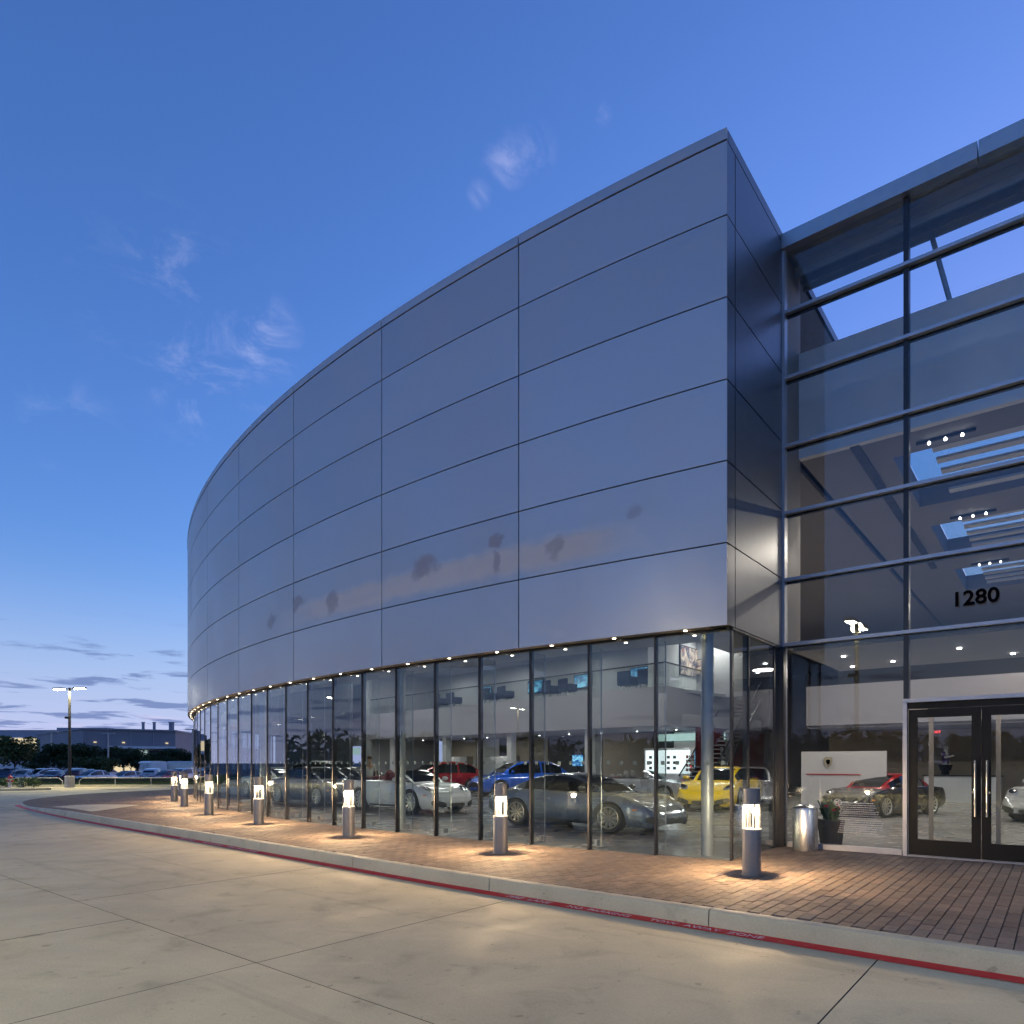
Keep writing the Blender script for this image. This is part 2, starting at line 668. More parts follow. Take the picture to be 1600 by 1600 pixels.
def text_mesh(body, size, material, name, extrude=.002, bold=0):
    cu = bpy.data.curves.new(name, 'FONT')
    cu.body = body
    cu.size = size
    cu.align_x = 'CENTER'
    cu.extrude = extrude
    cu.offset = bold
    cu.resolution_u = 3
    tmp = bpy.data.objects.new(name, cu)
    COL.objects.link(tmp)
    dg = bpy.context.evaluated_depsgraph_get()
    me = bpy.data.meshes.new_from_object(tmp.evaluated_get(dg))
    me.materials.clear()
    me.materials.append(M[material])
    bpy.data.objects.remove(tmp)
    return me


# ------------------------------------------------------------------ plan geometry (metres, camera at the origin)
CX, CY, RP, RG = 26.78, 48.68, 45.16, 44.91      # drum centre, panel radius, glass radius
A0 = -121.45                                      # angle of the drum's sharp corner
PSTEP = 4.73                                      # one panel
MSTEP = 1.54                                      # one pane
E1 = Vector((.777, -.629, 0)).normalized()        # along the entrance glass, to the right
E2 = Vector((.629, .777, 0)).normalized()         # into the building
CORNER = Vector((CX + RP * math.cos(R(A0)), CY + RP * math.sin(R(A0)), 0))
S0 = CORNER + E2 * 2.665                          # left end of the entrance glass
ROWS = [3.57, 4.80, 6.03, 7.25, 8.48, 9.71, 10.83]
TOP = 11.01
UP = Vector((0, 0, 1))
AXS = (E1, E2, UP)


def S(u, v, z=0):
    return S0 + E1 * u + E2 * v + UP * z


def arc(a, r, z=0):
    return Vector((CX + r * math.cos(R(a)), CY + r * math.sin(R(a)), z))


def smooth01(t):
    t = max(0, min(1, t))
    return t * t * (3 - 2 * t)


def walk_z(x, y=0):
    return -.16 * smooth01((-13.5 - x) / 6)


CURB = [(16, -4.4), (12, -1.2), (7.9, 2.1), (5.6, 3.98), (3.99, 5.28), (3.21, 5.92), (1.92, 7.0), (.62, 8.08), (-1.05, 9.5), (-3.59, 11.78), (-7.0, 14.87), (-11.67, 19.03), (-15.6, 22.75), (-19.4, 26.8), (-21.6, 30.0), (-22.7, 33.4), (-22.9, 37.2), (-21.4, 42.2)]


def resample(pts, step):
    """Catmull-Rom through the points, then even steps"""
    P = [Vector((*p, 0)) for p in pts]
    fine = []
    for i in range(len(P) - 1):
        p0, p1, p2, p3 = P[max(i - 1, 0)], P[i], P[i + 1], P[min(i + 2, len(P) - 1)]
        for s in range(16):
            t = s / 16
            fine.append(.5 * ((2 * p1) + (p2 - p0) * t + (2 * p0 - 5 * p1 + 4 * p2 - p3) * t * t + (3 * p1 - p0 - 3 * p2 + p3) * t ** 3))
    fine.append(P[-1])
    out, acc = [fine[0]], 0
    for a, b in zip(fine, fine[1:]):
        L = (b - a).length
        while acc + L >= step:
            q = (step - acc) / L
            a = a.lerp(b, q)
            out.append(a.copy())
            L = (b - a).length
            acc = 0
        acc += L
    return out


CURVE = resample(CURB, .25)


def normals(c):
    ns = []
    for i in range(len(c)):
        d = (c[min(i + 1, len(c) - 1)] - c[max(i - 1, 0)]).normalized()
        ns.append(Vector((d.y, -d.x, 0)))       # towards the building
    return ns


CN = normals(CURVE)
if CN[60].dot(Vector((0, 1, 0))) < 0:
    CN = [-n for n in CN]


def curve_dist(x, y):
    """signed distance inside the curb line, and nearest index"""
    best, bi = 1e9, 0
    for i in range(0, len(CURVE), 8):
        d = (CURVE[i].x - x) ** 2 + (CURVE[i].y - y) ** 2
        if d < best:
            best, bi = d, i
    lo, hi = max(0, bi - 8), min(len(CURVE), bi + 9)
    for i in range(lo, hi):
        d = (CURVE[i].x - x) ** 2 + (CURVE[i].y - y) ** 2
        if d < best:
            best, bi = d, i
    p, n = CURVE[bi], CN[bi]
    return (x - p.x) * n.x + (y - p.y) * n.y, bi

# ------------------------------------------------------------------ ground, road, curb, pavement
def build_ground():
    m = MB()
    m.add([(-3000, -3000, -.80), (3000, -3000, -.80), (3000, 4000, -.80), (-3000, 4000, -.80)], [(0, 1, 2, 3)])
    structure(m.build('ground', 'asphalt'))
    m = MB()
    m.add([(-260, -260, -.22), (260, -260, -.22), (260, 60, -.22), (-260, 60, -.22), (-260, 64, -.79), (260, 64, -.79)], [(0, 1, 2, 3), (3, 2, 5, 4)])
    structure(m.build('terrace', 'grass_ground'))
    # concrete drive: a dark bed with slabs on it
    m = MB()
    m.add([(-75, -40, -.19), (40, -40, -.19), (40, 47.6, -.19), (-75, 47.6, -.19)], [(0, 1, 2, 3)])
    road = structure(m.build('road', 'joint_dark'))
    ulines = [-1.21 - 4.02 * i for i in range(-6, 17)]
    cache = {}
    for r in range(-3, 13):
        v0 = 3.06 + 4.6 * (r - 1)
        us = ulines if r != 0 else [u for u in ulines if u > -5.3] + [-7.74 - 4.02 * i for i in range(0, 14)]
        us = sorted(us)
        for ua, ub in zip(us, us[1:]):
            uc, vc = (ua + ub) / 2, v0 + 2.3
            x, y = E1.x * uc + E2.x * vc, E1.y * uc + E2.y * vc
            if y > 50 or x > 14 or x < -60 or y < -6:
                continue
            d, _ = curve_dist(x, y)
            if d > 4.2 and y < 42:
                continue
            key = round(ub - ua, 2)
            if key not in cache:
                w, h, b, t = key / 2 - .0045, 2.3 - .0045, .0012, .05
                q = MB()
                q.add([(-w, -h, -t), (w, -h, -t), (w, h, -t), (-w, h, -t), (-w, -h, -b), (w, -h, -b), (w, h, -b), (-w, h, -b),
                       (-w + b, -h + b, 0), (w - b, -h + b, 0), (w - b, h - b, 0), (-w + b, h - b, 0)],
                      [(0, 1, 5, 4), (1, 2, 6, 5), (2, 3, 7, 6), (3, 0, 4, 7), (4, 5, 9, 8), (5, 6, 10, 9), (6, 7, 11, 10), (7, 4, 8, 11), (8, 9, 10, 11)])
                me_ = q.mesh('road_slab', 'road_concrete')
                me_.materials.append(M['joint_dark'])
                for fi in range(8):
                    me_.polygons[fi].material_index = 1
                cache[key] = me_
            if y + 3 > 47.6:
                continue
            obj('road_slab', cache[key], road, (x, y, -.17 + random.uniform(-.001, .001)), (0, 0, math.atan2(E1.y, E1.x)))
    # far drive edge and its kerb
    m = MB()
    m.add([(-75, 43, -.178), (30, 43, -.178), (30, 47.4, -.178), (-75, 47.4, -.178)], [(0, 1, 2, 3)])
    m.build('road_edge_sheet', 'road_concrete', road)
    m = MB()
    m.box((-22, 47.55, -.13), (106, .3, .2))
    structure(m.build('kerb', 'curb_concrete'))


def build_curb():
    prof = [(.125, .003), (.03, .003), (.008, -.006), (.0, -.03), (-.012, -.18), (.16, -.18)]     # inward offset, height
    seg = 12                                     # 3 m stones
    root = obj('curb', None)
    structure(root)
    n = len(CURVE)
    i = 0
    while i < n - 1:
        j = min(i + seg, n - 1)
        m = MB()
        vs, fs = [], []
        idx = list(range(i, j + 1))
        for q, k in enumerate(idx):
            p, nn = CURVE[k].copy(), CN[k]
            tdir = Vector((-nn.y, nn.x, 0))
            if q == 0:
                p = p + (CURVE[k + 1] - p).normalized() * .006
            if q == len(idx) - 1:
                p = p - (p - CURVE[k - 1]).normalized() * .006
            z = walk_z(p.x)
            for off, h in prof:
                zz = z + h if h > -.1 else -.185
                a = p + nn * off
                vs.append((a.x, a.y, max(zz, -.185)))
        P = len(prof)
        for q in range(len(idx) - 1):
            for s in range(P - 1):
                a = q * P + s
                fs.append((a, a + 1, a + 1 + P, a + P))
        fs.append(tuple(range(P)))
        fs.append(tuple(range((len(idx) - 1) * P, len(idx) * P))[::-1])
        m.add(vs, fs)
        m.build('curb_stone', 'curb_concrete', root, smooth=30)
        i = j
    # red no-parking stripe painted on the road along the curb
    m = MB()
    vs, fs = [], []
    ks = [k for k in range(n) if CURVE[k].x > -19.6]
    for k in ks:
        p, nn = CURVE[k], CN[k]
        for off in (-.018, -.215):
            a = p + nn * off
            vs.append((a.x, a.y, -.166))
    fs = [(2 * q, 2 * q + 1, 2 * q + 3, 2 * q + 2) for q in range(len(ks) - 1)]
    m.add(vs, fs)
    st = structure(m.build('fire_lane_stripe', 'red_paint'))
    # lettering on the stripe

    def letters(word, dist_from, size):
        # dist_from: x of the centre along the curb
        k = min(range(n), key=lambda q: abs(CURVE[q].x - dist_from))
        p, nn = CURVE[k], CN[k]
        ang = math.atan2(nn.y, nn.x) - math.pi / 2
        q = p + nn * (-.17)
        me = text_mesh(word, size, 'worn_white_paint', 'stripe_lettering', .0005)
        obj('stripe_lettering', me, st, (q.x, q.y, -.1635), (0, 0, ang))
    letters('FIRE  LANE', .34, .14)
    letters('NO  PARKING', 1.10, .13)
    letters('TOW  AWAY  ZONE', 1.93, .13)
    letters('FIRE  LANE', -6.9, .145)
    letters('NO  PARKING', -6.05, .135)
    letters('TOW  AWAY  ZONE', -5.15, .135)


def build_pavement():
    inner = []
    step = 2
    for k in range(0, len(CURVE), step):
        p = CURVE[k] + CN[k] * .10
        inner.append((p.x, p.y))
    # bed under the pavers
    far = [(2, 50), (16, 32), (24, 18), (24, 0)]
    m = MB()
    poly = inner + far
    vs = [(x, y, walk_z(x) - .022) for x, y in poly]
    ctr = len(vs)
    # fan strips towards the drum centre line keep the sheet simple
    vs2 = []
    for x, y in inner:
        d = Vector((CX - x, CY - y)).normalized()
        row = [(x, y, walk_z(x) - .022)]
        for t in (2, 4, 6, 9, 13):
            xx, yy = x + d.x * t, y + d.y * t
            row.append((xx, yy, walk_z(xx) - .022))
        vs2 += row
    fs = []
    for i in range(len(inner) - 1):
        for s in range(5):
            a = i * 6 + s
            fs.append((a, a + 1, a + 7, a + 6))
    m.add(vs2, fs)
    walk = structure(m.build('sidewalk', 'joint_sand'))
    LX, LY, g, h, b = .24, .12, .0035, .03, .004
    unit = MB()
    x0, y0 = LX / 2 - g, LY / 2 - g

    def brick_geo(mb, cs, z):
        # cs: four corners (ccw) at top, chamfered
        c = sum((Vector(q) for q in cs), Vector((0, 0, 0))) / 4
        top = [tuple(Vector(q).lerp(c, .035)[:2]) for q in cs]
        vs = [(q[0], q[1], q[2] - h) for q in cs] + [(q[0], q[1], q[2] - b) for q in cs] + [(t[0], t[1], q[2]) for t, q in zip(top, cs)]
        mb.add(vs, [(0, 1, 5, 4), (1, 2, 6, 5), (2, 3, 7, 6), (3, 0, 4, 7), (4, 5, 9, 8), (5, 6, 10, 9), (6, 7, 11, 10), (7, 4, 8, 11), (8, 9, 10, 11)])
    brick_geo(unit, [(-x0, -y0, 0), (x0, -y0, 0), (x0, y0, 0), (-x0, y0, 0)], 0)
    unit_me = unit.mesh('paver', 'paver')
    ang = math.atan2(E2.y, E2.x)
    rest = MB()
    single = []
    rnd = random.Random(3)
    for iu in range(-400, 120):
        u = iu * LY
        for iv in range(-20, 190):
            v = iv * LX + (LX / 2 if iu % 2 else 0)
            x = E1.x * u + E2.x * v
            y = E1.y * u + E2.y * v
            if y < -2 or y > 44 or x < -24 or x > 12:
                continue
            rc = math.hypot(x - CX, y - CY)
            du = (x - S0.x) * E1.x + (y - S0.y) * E1.y
            dv = (x - S0.x) * E2.x + (y - S0.y) * E2.y
            if du > -.3:
                if dv > .05:
                    continue
            elif rc < RG - .25:
                continue
            # cheap reject of the road side
            d, k = curve_dist(x, y)
            if d < .0 or d > 15:
                continue
            z = walk_z(x) + rnd.uniform(-.003, .003)
            cs = []
            cut = False
            for sx, sy in ((-x0, -y0), (x0, -y0), (x0, y0), (-x0, y0)):
                px = x + E2.x * sx - E2.y * sy
                py = y + E2.y * sx + E2.x * sy
                if d < .32:
                    dd, kk = curve_dist(px, py)
                    if dd < .10:
                        px += CN[kk].x * (.10 - dd)
                        py += CN[kk].y * (.10 - dd)
                        cut = True
                cs.append((px, py, z))
            if cut and d < .1:
                continue
            ratio = x / max(y, .1)
            inview = y > 4.0 and -.76 < ratio < .757
            if not cut and inview and y < 12.5:
                single.append((x * x + y * y, x, y, z))
            else:
                brick_geo(rest, cs, z)
    single.sort()
    for i, (dd, x, y, z) in enumerate(single):
        if i < 300:
            obj('paver', unit_me, walk, (x, y, z), (rnd.uniform(-.012, .012), rnd.uniform(-.008, .008), ang + rnd.uniform(-.012, .012)))
        else:
            cs = []
            for sx, sy in ((-x0, -y0), (x0, -y0), (x0, y0), (-x0, y0)):
                cs.append((x + E2.x * sx - E2.y * sy, y + E2.y * sx + E2.x * sy, z))
            brick_geo(rest, cs, z)
    o = rest.build('paver_field', 'paver', walk)
    o['kind'] = 'stuff'
    # concrete apron let into the pavers by the dropped curb
    q = [(-16.5, 24.3), (-16.2, 25.3), (-13.2, 24.1), (-12.9, 20.8)]
    n2 = 10
    m2 = MB()
    vs, fs = [], []
    for i in range(n2 + 1):
        t = i / n2
        a = Vector((*q[0], 0)).lerp(Vector((*q[3], 0)), t)
        b_ = Vector((*q[1], 0)).lerp(Vector((*q[2], 0)), t)
        vs += [(a.x, a.y, walk_z(a.x) + .005), (b_.x, b_.y, walk_z(b_.x) + .005)]
    fs = [(2 * i, 2 * i + 2, 2 * i + 3, 2 * i + 1) for i in range(n2)]
    m2.add(vs, fs)
    m2.build('concrete_apron', 'curb_concrete', walk)


build_ground()
build_curb()
build_pavement()

# ------------------------------------------------------------------ the dealership building
def arc_box(mb, a0, a1, r0, r1, z0, z1, n=6):
    """curved slab between two angles (deg), radii and heights"""
    vs, fs = [], []
    for i in range(n + 1):
        a = a0 + (a1 - a0) * i / n
        for r, z in ((r1, z0), (r1, z1), (r0, z1), (r0, z0)):
            vs.append(arc(a, r, z))
    for i in range(n):
        for s in range(4):
            p, q = i * 4 + s, i * 4 + (s + 1) % 4
            fs.append((p, q, q + 4, p + 4))
    fs += [(3, 2, 1, 0), (n * 4, n * 4 + 1, n * 4 + 2, n * 4 + 3)]
    mb.add(vs, fs)


def set_uv(me, fn):
    uv = me.uv_layers.new(name='UVMap')
    for lp in me.loops:
        uv.data[lp.index].uv = fn(me.vertices[lp.vertex_index].co)


def arc_uv(co):
    a = math.degrees(math.atan2(co.y - CY, co.x - CX))
    if a > 0:
        a -= 360
    return (-(a - A0) * math.pi / 180 * RP, co.z)


def ret_uv(co):
    return (-100 - (co - CORNER).dot(E2), co.z)


def build_building():
    B = thing('dealership_building', 'curved silver metal and glass car showroom with glazed entrance', 'building')
    AEND = -212
    g = .011 / RP * 180 / math.pi
    gz = .011
    # --- curved cladding, panel by panel
    cols = int((A0 - AEND) / PSTEP) + 1
    edges = [A0 - PSTEP * i for i in range(cols + 1)]
    zs = ROWS
    for ci in range(cols):
        a1, a0 = edges[ci], edges[ci + 1]
        for ri in range(len(zs) - 1):
            m = MB()
            arc_box(m, a0 + g, a1 - (g if ci else 0), RP - .035, RP, zs[ri] + (gz if ri else 0), zs[ri + 1] - gz, 8)
            me = m.mesh('cladding_panel', 'metal_panel', 30)
            set_uv(me, arc_uv)
            obj('cladding_panel', me, B)
        m = MB()
        arc_box(m, a0 + g, a1 - (g if ci else 0), RP - .28, RP + .012, zs[-1] + gz, TOP, 8)
        me = m.mesh('parapet_cap', 'metal_panel', 30)
        set_uv(me, arc_uv)
        obj('parapet_cap', me, B)
    m = MB()
    arc_box(m, AEND, A0 - .03, RP - .16, RP - .04, zs[0] + .01, zs[-1] + .05, 90)
    m.build('backing_wall', 'joint_dark', B, smooth=30)
    # --- flat return beside the entrance: narrow strip then a wide sheet, per row
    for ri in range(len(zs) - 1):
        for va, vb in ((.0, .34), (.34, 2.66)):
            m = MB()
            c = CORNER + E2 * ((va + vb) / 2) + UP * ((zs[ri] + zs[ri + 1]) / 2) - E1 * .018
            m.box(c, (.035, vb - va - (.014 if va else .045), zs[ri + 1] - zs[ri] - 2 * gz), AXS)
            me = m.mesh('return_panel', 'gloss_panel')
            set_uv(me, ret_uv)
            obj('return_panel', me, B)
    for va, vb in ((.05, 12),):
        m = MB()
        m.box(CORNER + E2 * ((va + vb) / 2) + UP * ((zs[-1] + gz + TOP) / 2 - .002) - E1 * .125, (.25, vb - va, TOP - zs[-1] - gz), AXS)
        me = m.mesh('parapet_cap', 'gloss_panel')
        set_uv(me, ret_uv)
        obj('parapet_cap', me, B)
    m = MB()
    m.box(CORNER + E2 * 1.9 + UP * ((zs[0] + zs[-1]) / 2 + .03) - E1 * .09, (.1, 3.4, zs[-1] - zs[0] + .02), AXS)
    m.box(CORNER + E2 * 7.9 + UP * (9.2) - E1 * .09, (.1, 8.58, 3.2), AXS)
    m.build('return_backing', 'joint_dark', B)
    m = MB()       # the same wall carried on inside the lobby
    m.box(S(-.02, .56) + UP * 7.2, (.04, .9, 7.2), AXS)
    m.build('inner_return_wall', 'tan_wall', B)

    # --- soffit rim over the glass and bulkhead inside
    m = MB()
    arc_box(m, AEND, A0 - .35, RG - 1.0, RP - .02, 3.575, 3.62, 90)
    m.build('soffit', 'soffit_metal', B, smooth=30)
    m = MB()
    m.box(CORNER + E2 * 1.5 + UP * 3.6 - E1 * .5, (.96, 2.4, .045), AXS)
    m.build('soffit', 'soffit_metal', B)
    m = MB()
    arc_box(m, AEND, A0 - 1.3, RG - 1.06, RG - 1.0, 3.58, 7.35, 90)
    m.build('bulkhead', 'grey_wall', B, smooth=30)

    # --- glass wall: panes, mullions, glass fins, dot markings
    npane = 42
    ma = [A0 - MSTEP * i for i in range(npane + 1)]
    for i in range(npane):
        a1, a0 = ma[i], ma[i + 1]
        p1, p0 = arc(a1, RG), arc(a0, RG)
        d = (p1 - p0)
        L = d.length
        d.normalize()
        nrm = Vector((d.y, -d.x, 0))
        zb = min(walk_z(p0.x), walk_z(p1.x)) + .012
        m = MB()
        m.box((p0 + p1) / 2 + UP * ((3.57 + zb) / 2), (L - .012, .012, 3.57 - zb - .004), (d, nrm, UP))
        pane = m.build('window_pane', 'facade_glass', B)
        if i < 26:
            q = MB()
            nd = 5
            for s in range(nd):
                c = p0 + d * (L * (s + .5) / nd) + UP * 1.5 - nrm * (-.0)
                side = nrm if nrm.dot(-c) > 0 else -nrm
                q.box(c - side * .0075, (.062, .002, .062), (d, nrm, UP))
            q.build('dot_marking', 'frit', pane)
    inw = lambda a: (Vector((CX, CY, 0)) - arc(a, RG)).normalized()
    for i in range(npane):
        a = ma[i]
        p = arc(a, RG)
        n_ = inw(a)
        t = Vector((n_.y, -n_.x, 0))
        zb = walk_z(p.x)
        m = MB()
        m.box(p + n_ * .035 + UP * ((3.57 + zb) / 2), (.034, .11, 3.57 - zb - .01), (t, n_, UP))
        m.build('mullion', 'dark_frame', B)
        if 0 < i < 24:
            m = MB()
            m.box(p + n_ * .29 + UP * 1.78, (.016, .36, 3.5), (t, n_, UP))
            m.build('glass_fin', 'clear_glass', B)
            if i < 12:
                m = MB()
                m.box(p + n_ * .473 + UP * 1.78, (.02, .006, 3.5), (t, n_, UP))
                m.box(p + n_ * .30 + UP * .10, (.05, .10, .10), (t, n_, UP))
                m.build('fin_edge', 'silver_frame', B)
    m = MB()
    arc_box(m, ma[-1], A0 - .1, RG - .03, RG + .03, 3.535, 3.575, 84)
    m.build('head_channel', 'dark_frame', B, smooth=30)
    # small glazed return to the entrance
    G = arc(A0, RG) + E2 * .0
    GL = (S(-.08, -.02) - G).dot(E2)
    m = MB()
    for s0, s1, nm in ((0, .72, 'a'), (.72, GL - .42, 'b'), (GL - .42, GL - .12, 'c')):
        m = MB()
        m.box(G + E2 * ((s0 + s1) / 2 + .02) + UP * 1.79, (.012, s1 - s0 - .03, 3.54), AXS)
        m.build('window_pane', 'facade_glass', B)
    for s in (.72, GL - .42):
        m = MB()
        m.box(G + E2 * s + E1 * -.03 + UP * 1.78, (.10, .04, 3.55), AXS)
        m.build('mullion', 'dark_frame', B)
    m = MB()
    m.box(G + E2 * (GL - .07) + UP * 1.785, (.16, .12, 3.57), AXS)
    m.build('mullion', 'dark_frame', B)
    m = MB()
    m.box(G + E2 * (GL / 2) + UP * 3.553, (.06, GL, .035), AXS)
    m.build('head_channel', 'dark_frame', B)

    # --- downlights in the soffit, outside and inside the glass
    disc = MB()
    disc.lathe([(.028, 0), (.028, .012)], seg=12)
    dme = disc.mesh('downlight', 'downlight')
    ring = MB()
    ring.lathe([(.029, .004), (.040, .0), (.044, .012), (.029, .012)], seg=12, caps=False)
    rme = ring.mesh('trim_ring', 'silver_frame', True)
    for i in range(34):
        for r, off in ((RP - .11, .55), (RG - .33, .55)):
            a = A0 - MSTEP * (i + off)
            p = arc(a, r, 3.560)
            o = obj('downlight', dme, B, p)
            obj('trim_ring', rme, o)
    for i in range(0, 24, 2):
        p = arc(A0 - MSTEP * (i + .55), RG - .33, 3.50)
        lamp('downlight_beam', 'SPOT', p, 2.2, (1, .80, .56), None, (0, 0, 0), spot_size=R(95), spot_blend=.8, shadow_soft_size=.05)
    # --- columns just inside the glass
    for k, off in enumerate((.40, 6.28, 12.2, 18.1)):
        a = A0 - MSTEP * off
        p = arc(a, RG - .42)
        m = MB()
        m.lathe([(.098, 0), (.098, 3.58)], (p.x, p.y, .01), 28)
        m.build('column', 'column_steel', B, smooth=True)
    # --- showroom floor, ceiling, roof
    pl = [arc(A0 - .05 - (A0 - AEND) * i / 90, RG - .05) for i in range(91)]
    pl2 = [(p.x, p.y) for p in pl]
    back = S(0, 45)
    m = MB()
    fl = [(p.x, p.y) for p in pl if p.y < 60] + [(8, 62), (S(20, 40).x, S(20, 40).y), (S(20, .06).x, S(20, .06).y), (S(-.06, .06).x, S(-.06, .06).y)]
    m.prism(fl, -.1, .012)
    m.build('showroom_floor', 'polished_floor', B)
    for z0, z1, ma_, nm in ((7.3, 7.4, 'ceiling_grey', 'ceiling'), (10.6, 10.8, 'dark_wall', 'roof')):
        m = MB()
        m.prism([(arc(A0 - .4 - (A0 - AEND) * i / 90, RP - .2).x, arc(A0 - .4 - (A0 - AEND) * i / 90, RP - .2).y) for i in range(91)] + [(back.x, back.y), (S(-.15, 10).x, S(-.15, 10).y), (S(-.15, -2.4).x, S(-.15, -2.4).y)], z0, z1)
        m.build(nm, ma_, B)

    # --- mezzanine: front edge, wall behind, rail
    M1, M2 = Vector((6.0, 27.1, 0)), Vector((-9.2, 43.5, 0))
    md = (M2 - M1).normalized()
    mn = Vector((-md.y, md.x, 0))
    if mn.y < 0:
        mn = -mn
    ml = (M2 - M1).length
    ax = (md, mn, UP)
    m = MB()
    m.box((M1 + M2) / 2 + UP * 3.79 + mn * .1, (ml, .2, 1.58), ax)
    m.build('mezzanine_fascia', 'mezz_fascia', B)
    m = MB()
    m.box((M1 + M2) / 2 + UP * 3.28 + mn * 4.2, (ml, 8.0, .5), ax)
    m.box((M1 + M2) / 2 + UP * 4.5 + mn * 2.7, (ml, 5.0, .12), ax)
    m.build('mezzanine_slab', 'grey_wall', B)
    m = MB()
    m.box((M1 + M2) / 2 + UP * 6.1 + mn * 5.0, (ml + 2, .2, 3.3), ax)
    m.build('mezzanine_wall', 'grey_wall', B)
    # ground floor wall under the mezzanine: pale and dark bay colours stand for lit and unlit rooms
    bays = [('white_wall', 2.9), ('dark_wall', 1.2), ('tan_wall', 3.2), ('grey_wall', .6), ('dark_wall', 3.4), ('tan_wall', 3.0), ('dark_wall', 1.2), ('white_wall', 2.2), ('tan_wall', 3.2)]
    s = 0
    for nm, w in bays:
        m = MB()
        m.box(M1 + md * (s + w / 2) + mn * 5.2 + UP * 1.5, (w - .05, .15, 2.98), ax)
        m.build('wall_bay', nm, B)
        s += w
    for s in (4.2, 9.4, 14.8, 20.2):
        m = MB()
        m.box(M1 + md * s + mn * .5 + UP * 1.5, (.34, .34, 3.0), ax)
        m.build('pier', 'white_wall', B)
    # clerestory glass over the display wall, its glow put into the material
    m = MB()
    m.box(M1 + md * 1.9 + mn * 5.0 + UP * 2.72, (3.6, .06, .34), ax)
    m.build('clerestory_glass', 'clerestory_glow', B)
    # upper rail: glass panels and top bar
    npn = 14
    for i in range(npn):
        m = MB()
        m.box(M1 + md * (ml * (i + .5) / npn) + mn * .1 + UP * 5.05, (ml / npn - .03, .014, .92), ax)
        m.build('rail_glass', 'clear_glass', B)
    m = MB()
    m.bar(M1 + mn * .1 + UP * 5.53, M2 + mn * .1 + UP * 5.53, .05, .05)
    m.build('rail_bar', 'dark_frame', B)
    # right edge of the mezzanine with the picture wall
    W0 = M1 - E1 * .9
    m = MB()
    m.box(M1 + E2 * 5 + E1 * .1 + UP * 3.79, (.2, 10, 1.56), AXS)
    m.build('mezzanine_fascia', 'mezz_fascia', B)
    m = MB()
    m.box(W0 + E2 * 6.2 + UP * 5.9, (.2, 11, 2.7), AXS)
    m.build('picture_wall', 'white_wall', B)
    for i in range(6):
        m = MB()
        m.box(M1 + E2 * (.9 + 1.6 * i) + E1 * .1 + UP * 5.05, (.014, 1.55, .92), AXS)
        m.build('rail_glass', 'clear_glass', B)
    m = MB()
    m.bar(M1 + E1 * .1 + UP * 5.53, M1 + E1 * .1 + E2 * 10 + UP * 5.53, .05, .05)
    m.build('rail_bar', 'dark_frame', B)
    m = MB()
    m.box(M1 + E2 * 6.2 + E1 * .5 + UP * 1.5, (.15, 8, 3), AXS)
    m.build('stair_wall', 'maroon_wall', B)
    m = MB()
    m.box(M2 + mn * 2.9 + md * .1 + UP * 3.65, (.2, 5.4, 7.3), ax)
    m.build('gallery_end_wall', 'grey_wall', B)
    # left end: wall with window openings
    L0, L1 = M2, Vector((-16.6, 51.0, 0))
    ld = (L1 - L0).normalized()
    ln = Vector((-ld.y, ld.x, 0))
    lax = (ld, ln, UP)
    LL = (L1 - L0).length
    m = MB()
    for z0, z1 in ((0, .6), (2.6, 3.4), (6.6, 7.6)):
        m.box((L0 + L1) / 2 + UP * ((z0 + z1) / 2), (LL, .2, z1 - z0), lax)
    for s in (0, .27, .52, .77, 1.0):
        m.box(L0.lerp(L1, s) + UP * 3.8, (.35, .22, 7.58), lax)
    m.build('end_wall', 'grey_wall', B)
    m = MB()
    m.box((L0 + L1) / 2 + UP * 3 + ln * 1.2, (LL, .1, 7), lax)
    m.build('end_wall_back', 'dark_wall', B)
    for s in (.14, .40, .65, .88):
        m = MB()
        m.box(L0.lerp(L1, s) + UP * 2.25 + ln * .3, (1.9, .05, .45), lax)
        m.build('lit_strip', 'window_cool', B)

    # --- second mezzanine front seen through the entrance, back walls
    Q0, Q1 = Vector((12.0, 27.6, 0)), Vector((12.0, 27.6, 0)) + E1 * 14
    m = MB()
    m.box((Q0 + Q1) / 2 + UP * 3.79, (14, .2, 1.58), AXS)
    m.build('mezzanine_fascia', 'mezz_fascia', B)
    m = MB()
    m.box((Q0 + Q1) / 2 + UP * 3.0 + E2 * 3.2, (14, 6.2, .2), AXS)
    m.build('mezzanine_slab', 'grey_wall', B)
    m = MB()
    m.box((Q0 + Q1) / 2 + UP * 1.45 + E2 * 3.5, (14, .2, 2.86), AXS)
    m.build('wall_bay', 'tan_wall', B)
    m = MB()
    m.box((Q0 + Q1) / 2 + UP * 5.9 + E2 * 5, (14, .2, 2.8), AXS)
    m.build('mezzanine_wall', 'dark_wall', B)
    m = MB()
    m.box(S(2, 34) + UP * 3.8, (40, .3, 7.6), AXS)
    m.build('rear_wall', 'grey_wall', B)
    m = MB()
    m.box(S(13.2, 15) + UP * 3.6, (.3, 32, 7.3), AXS)
    m.build('lobby_side_wall', 'grey_wall', B)

    # --- entrance glass wall
    HZ_ = [3.62, 4.78, 5.98, 7.18, 8.40, 9.58]
    UMAX = 12.0
    UV_ = [0.02, 1.93, 3.95, 5.9, 7.9, 9.9, UMAX]
    zlev = [.07] + HZ_ + [10.69]
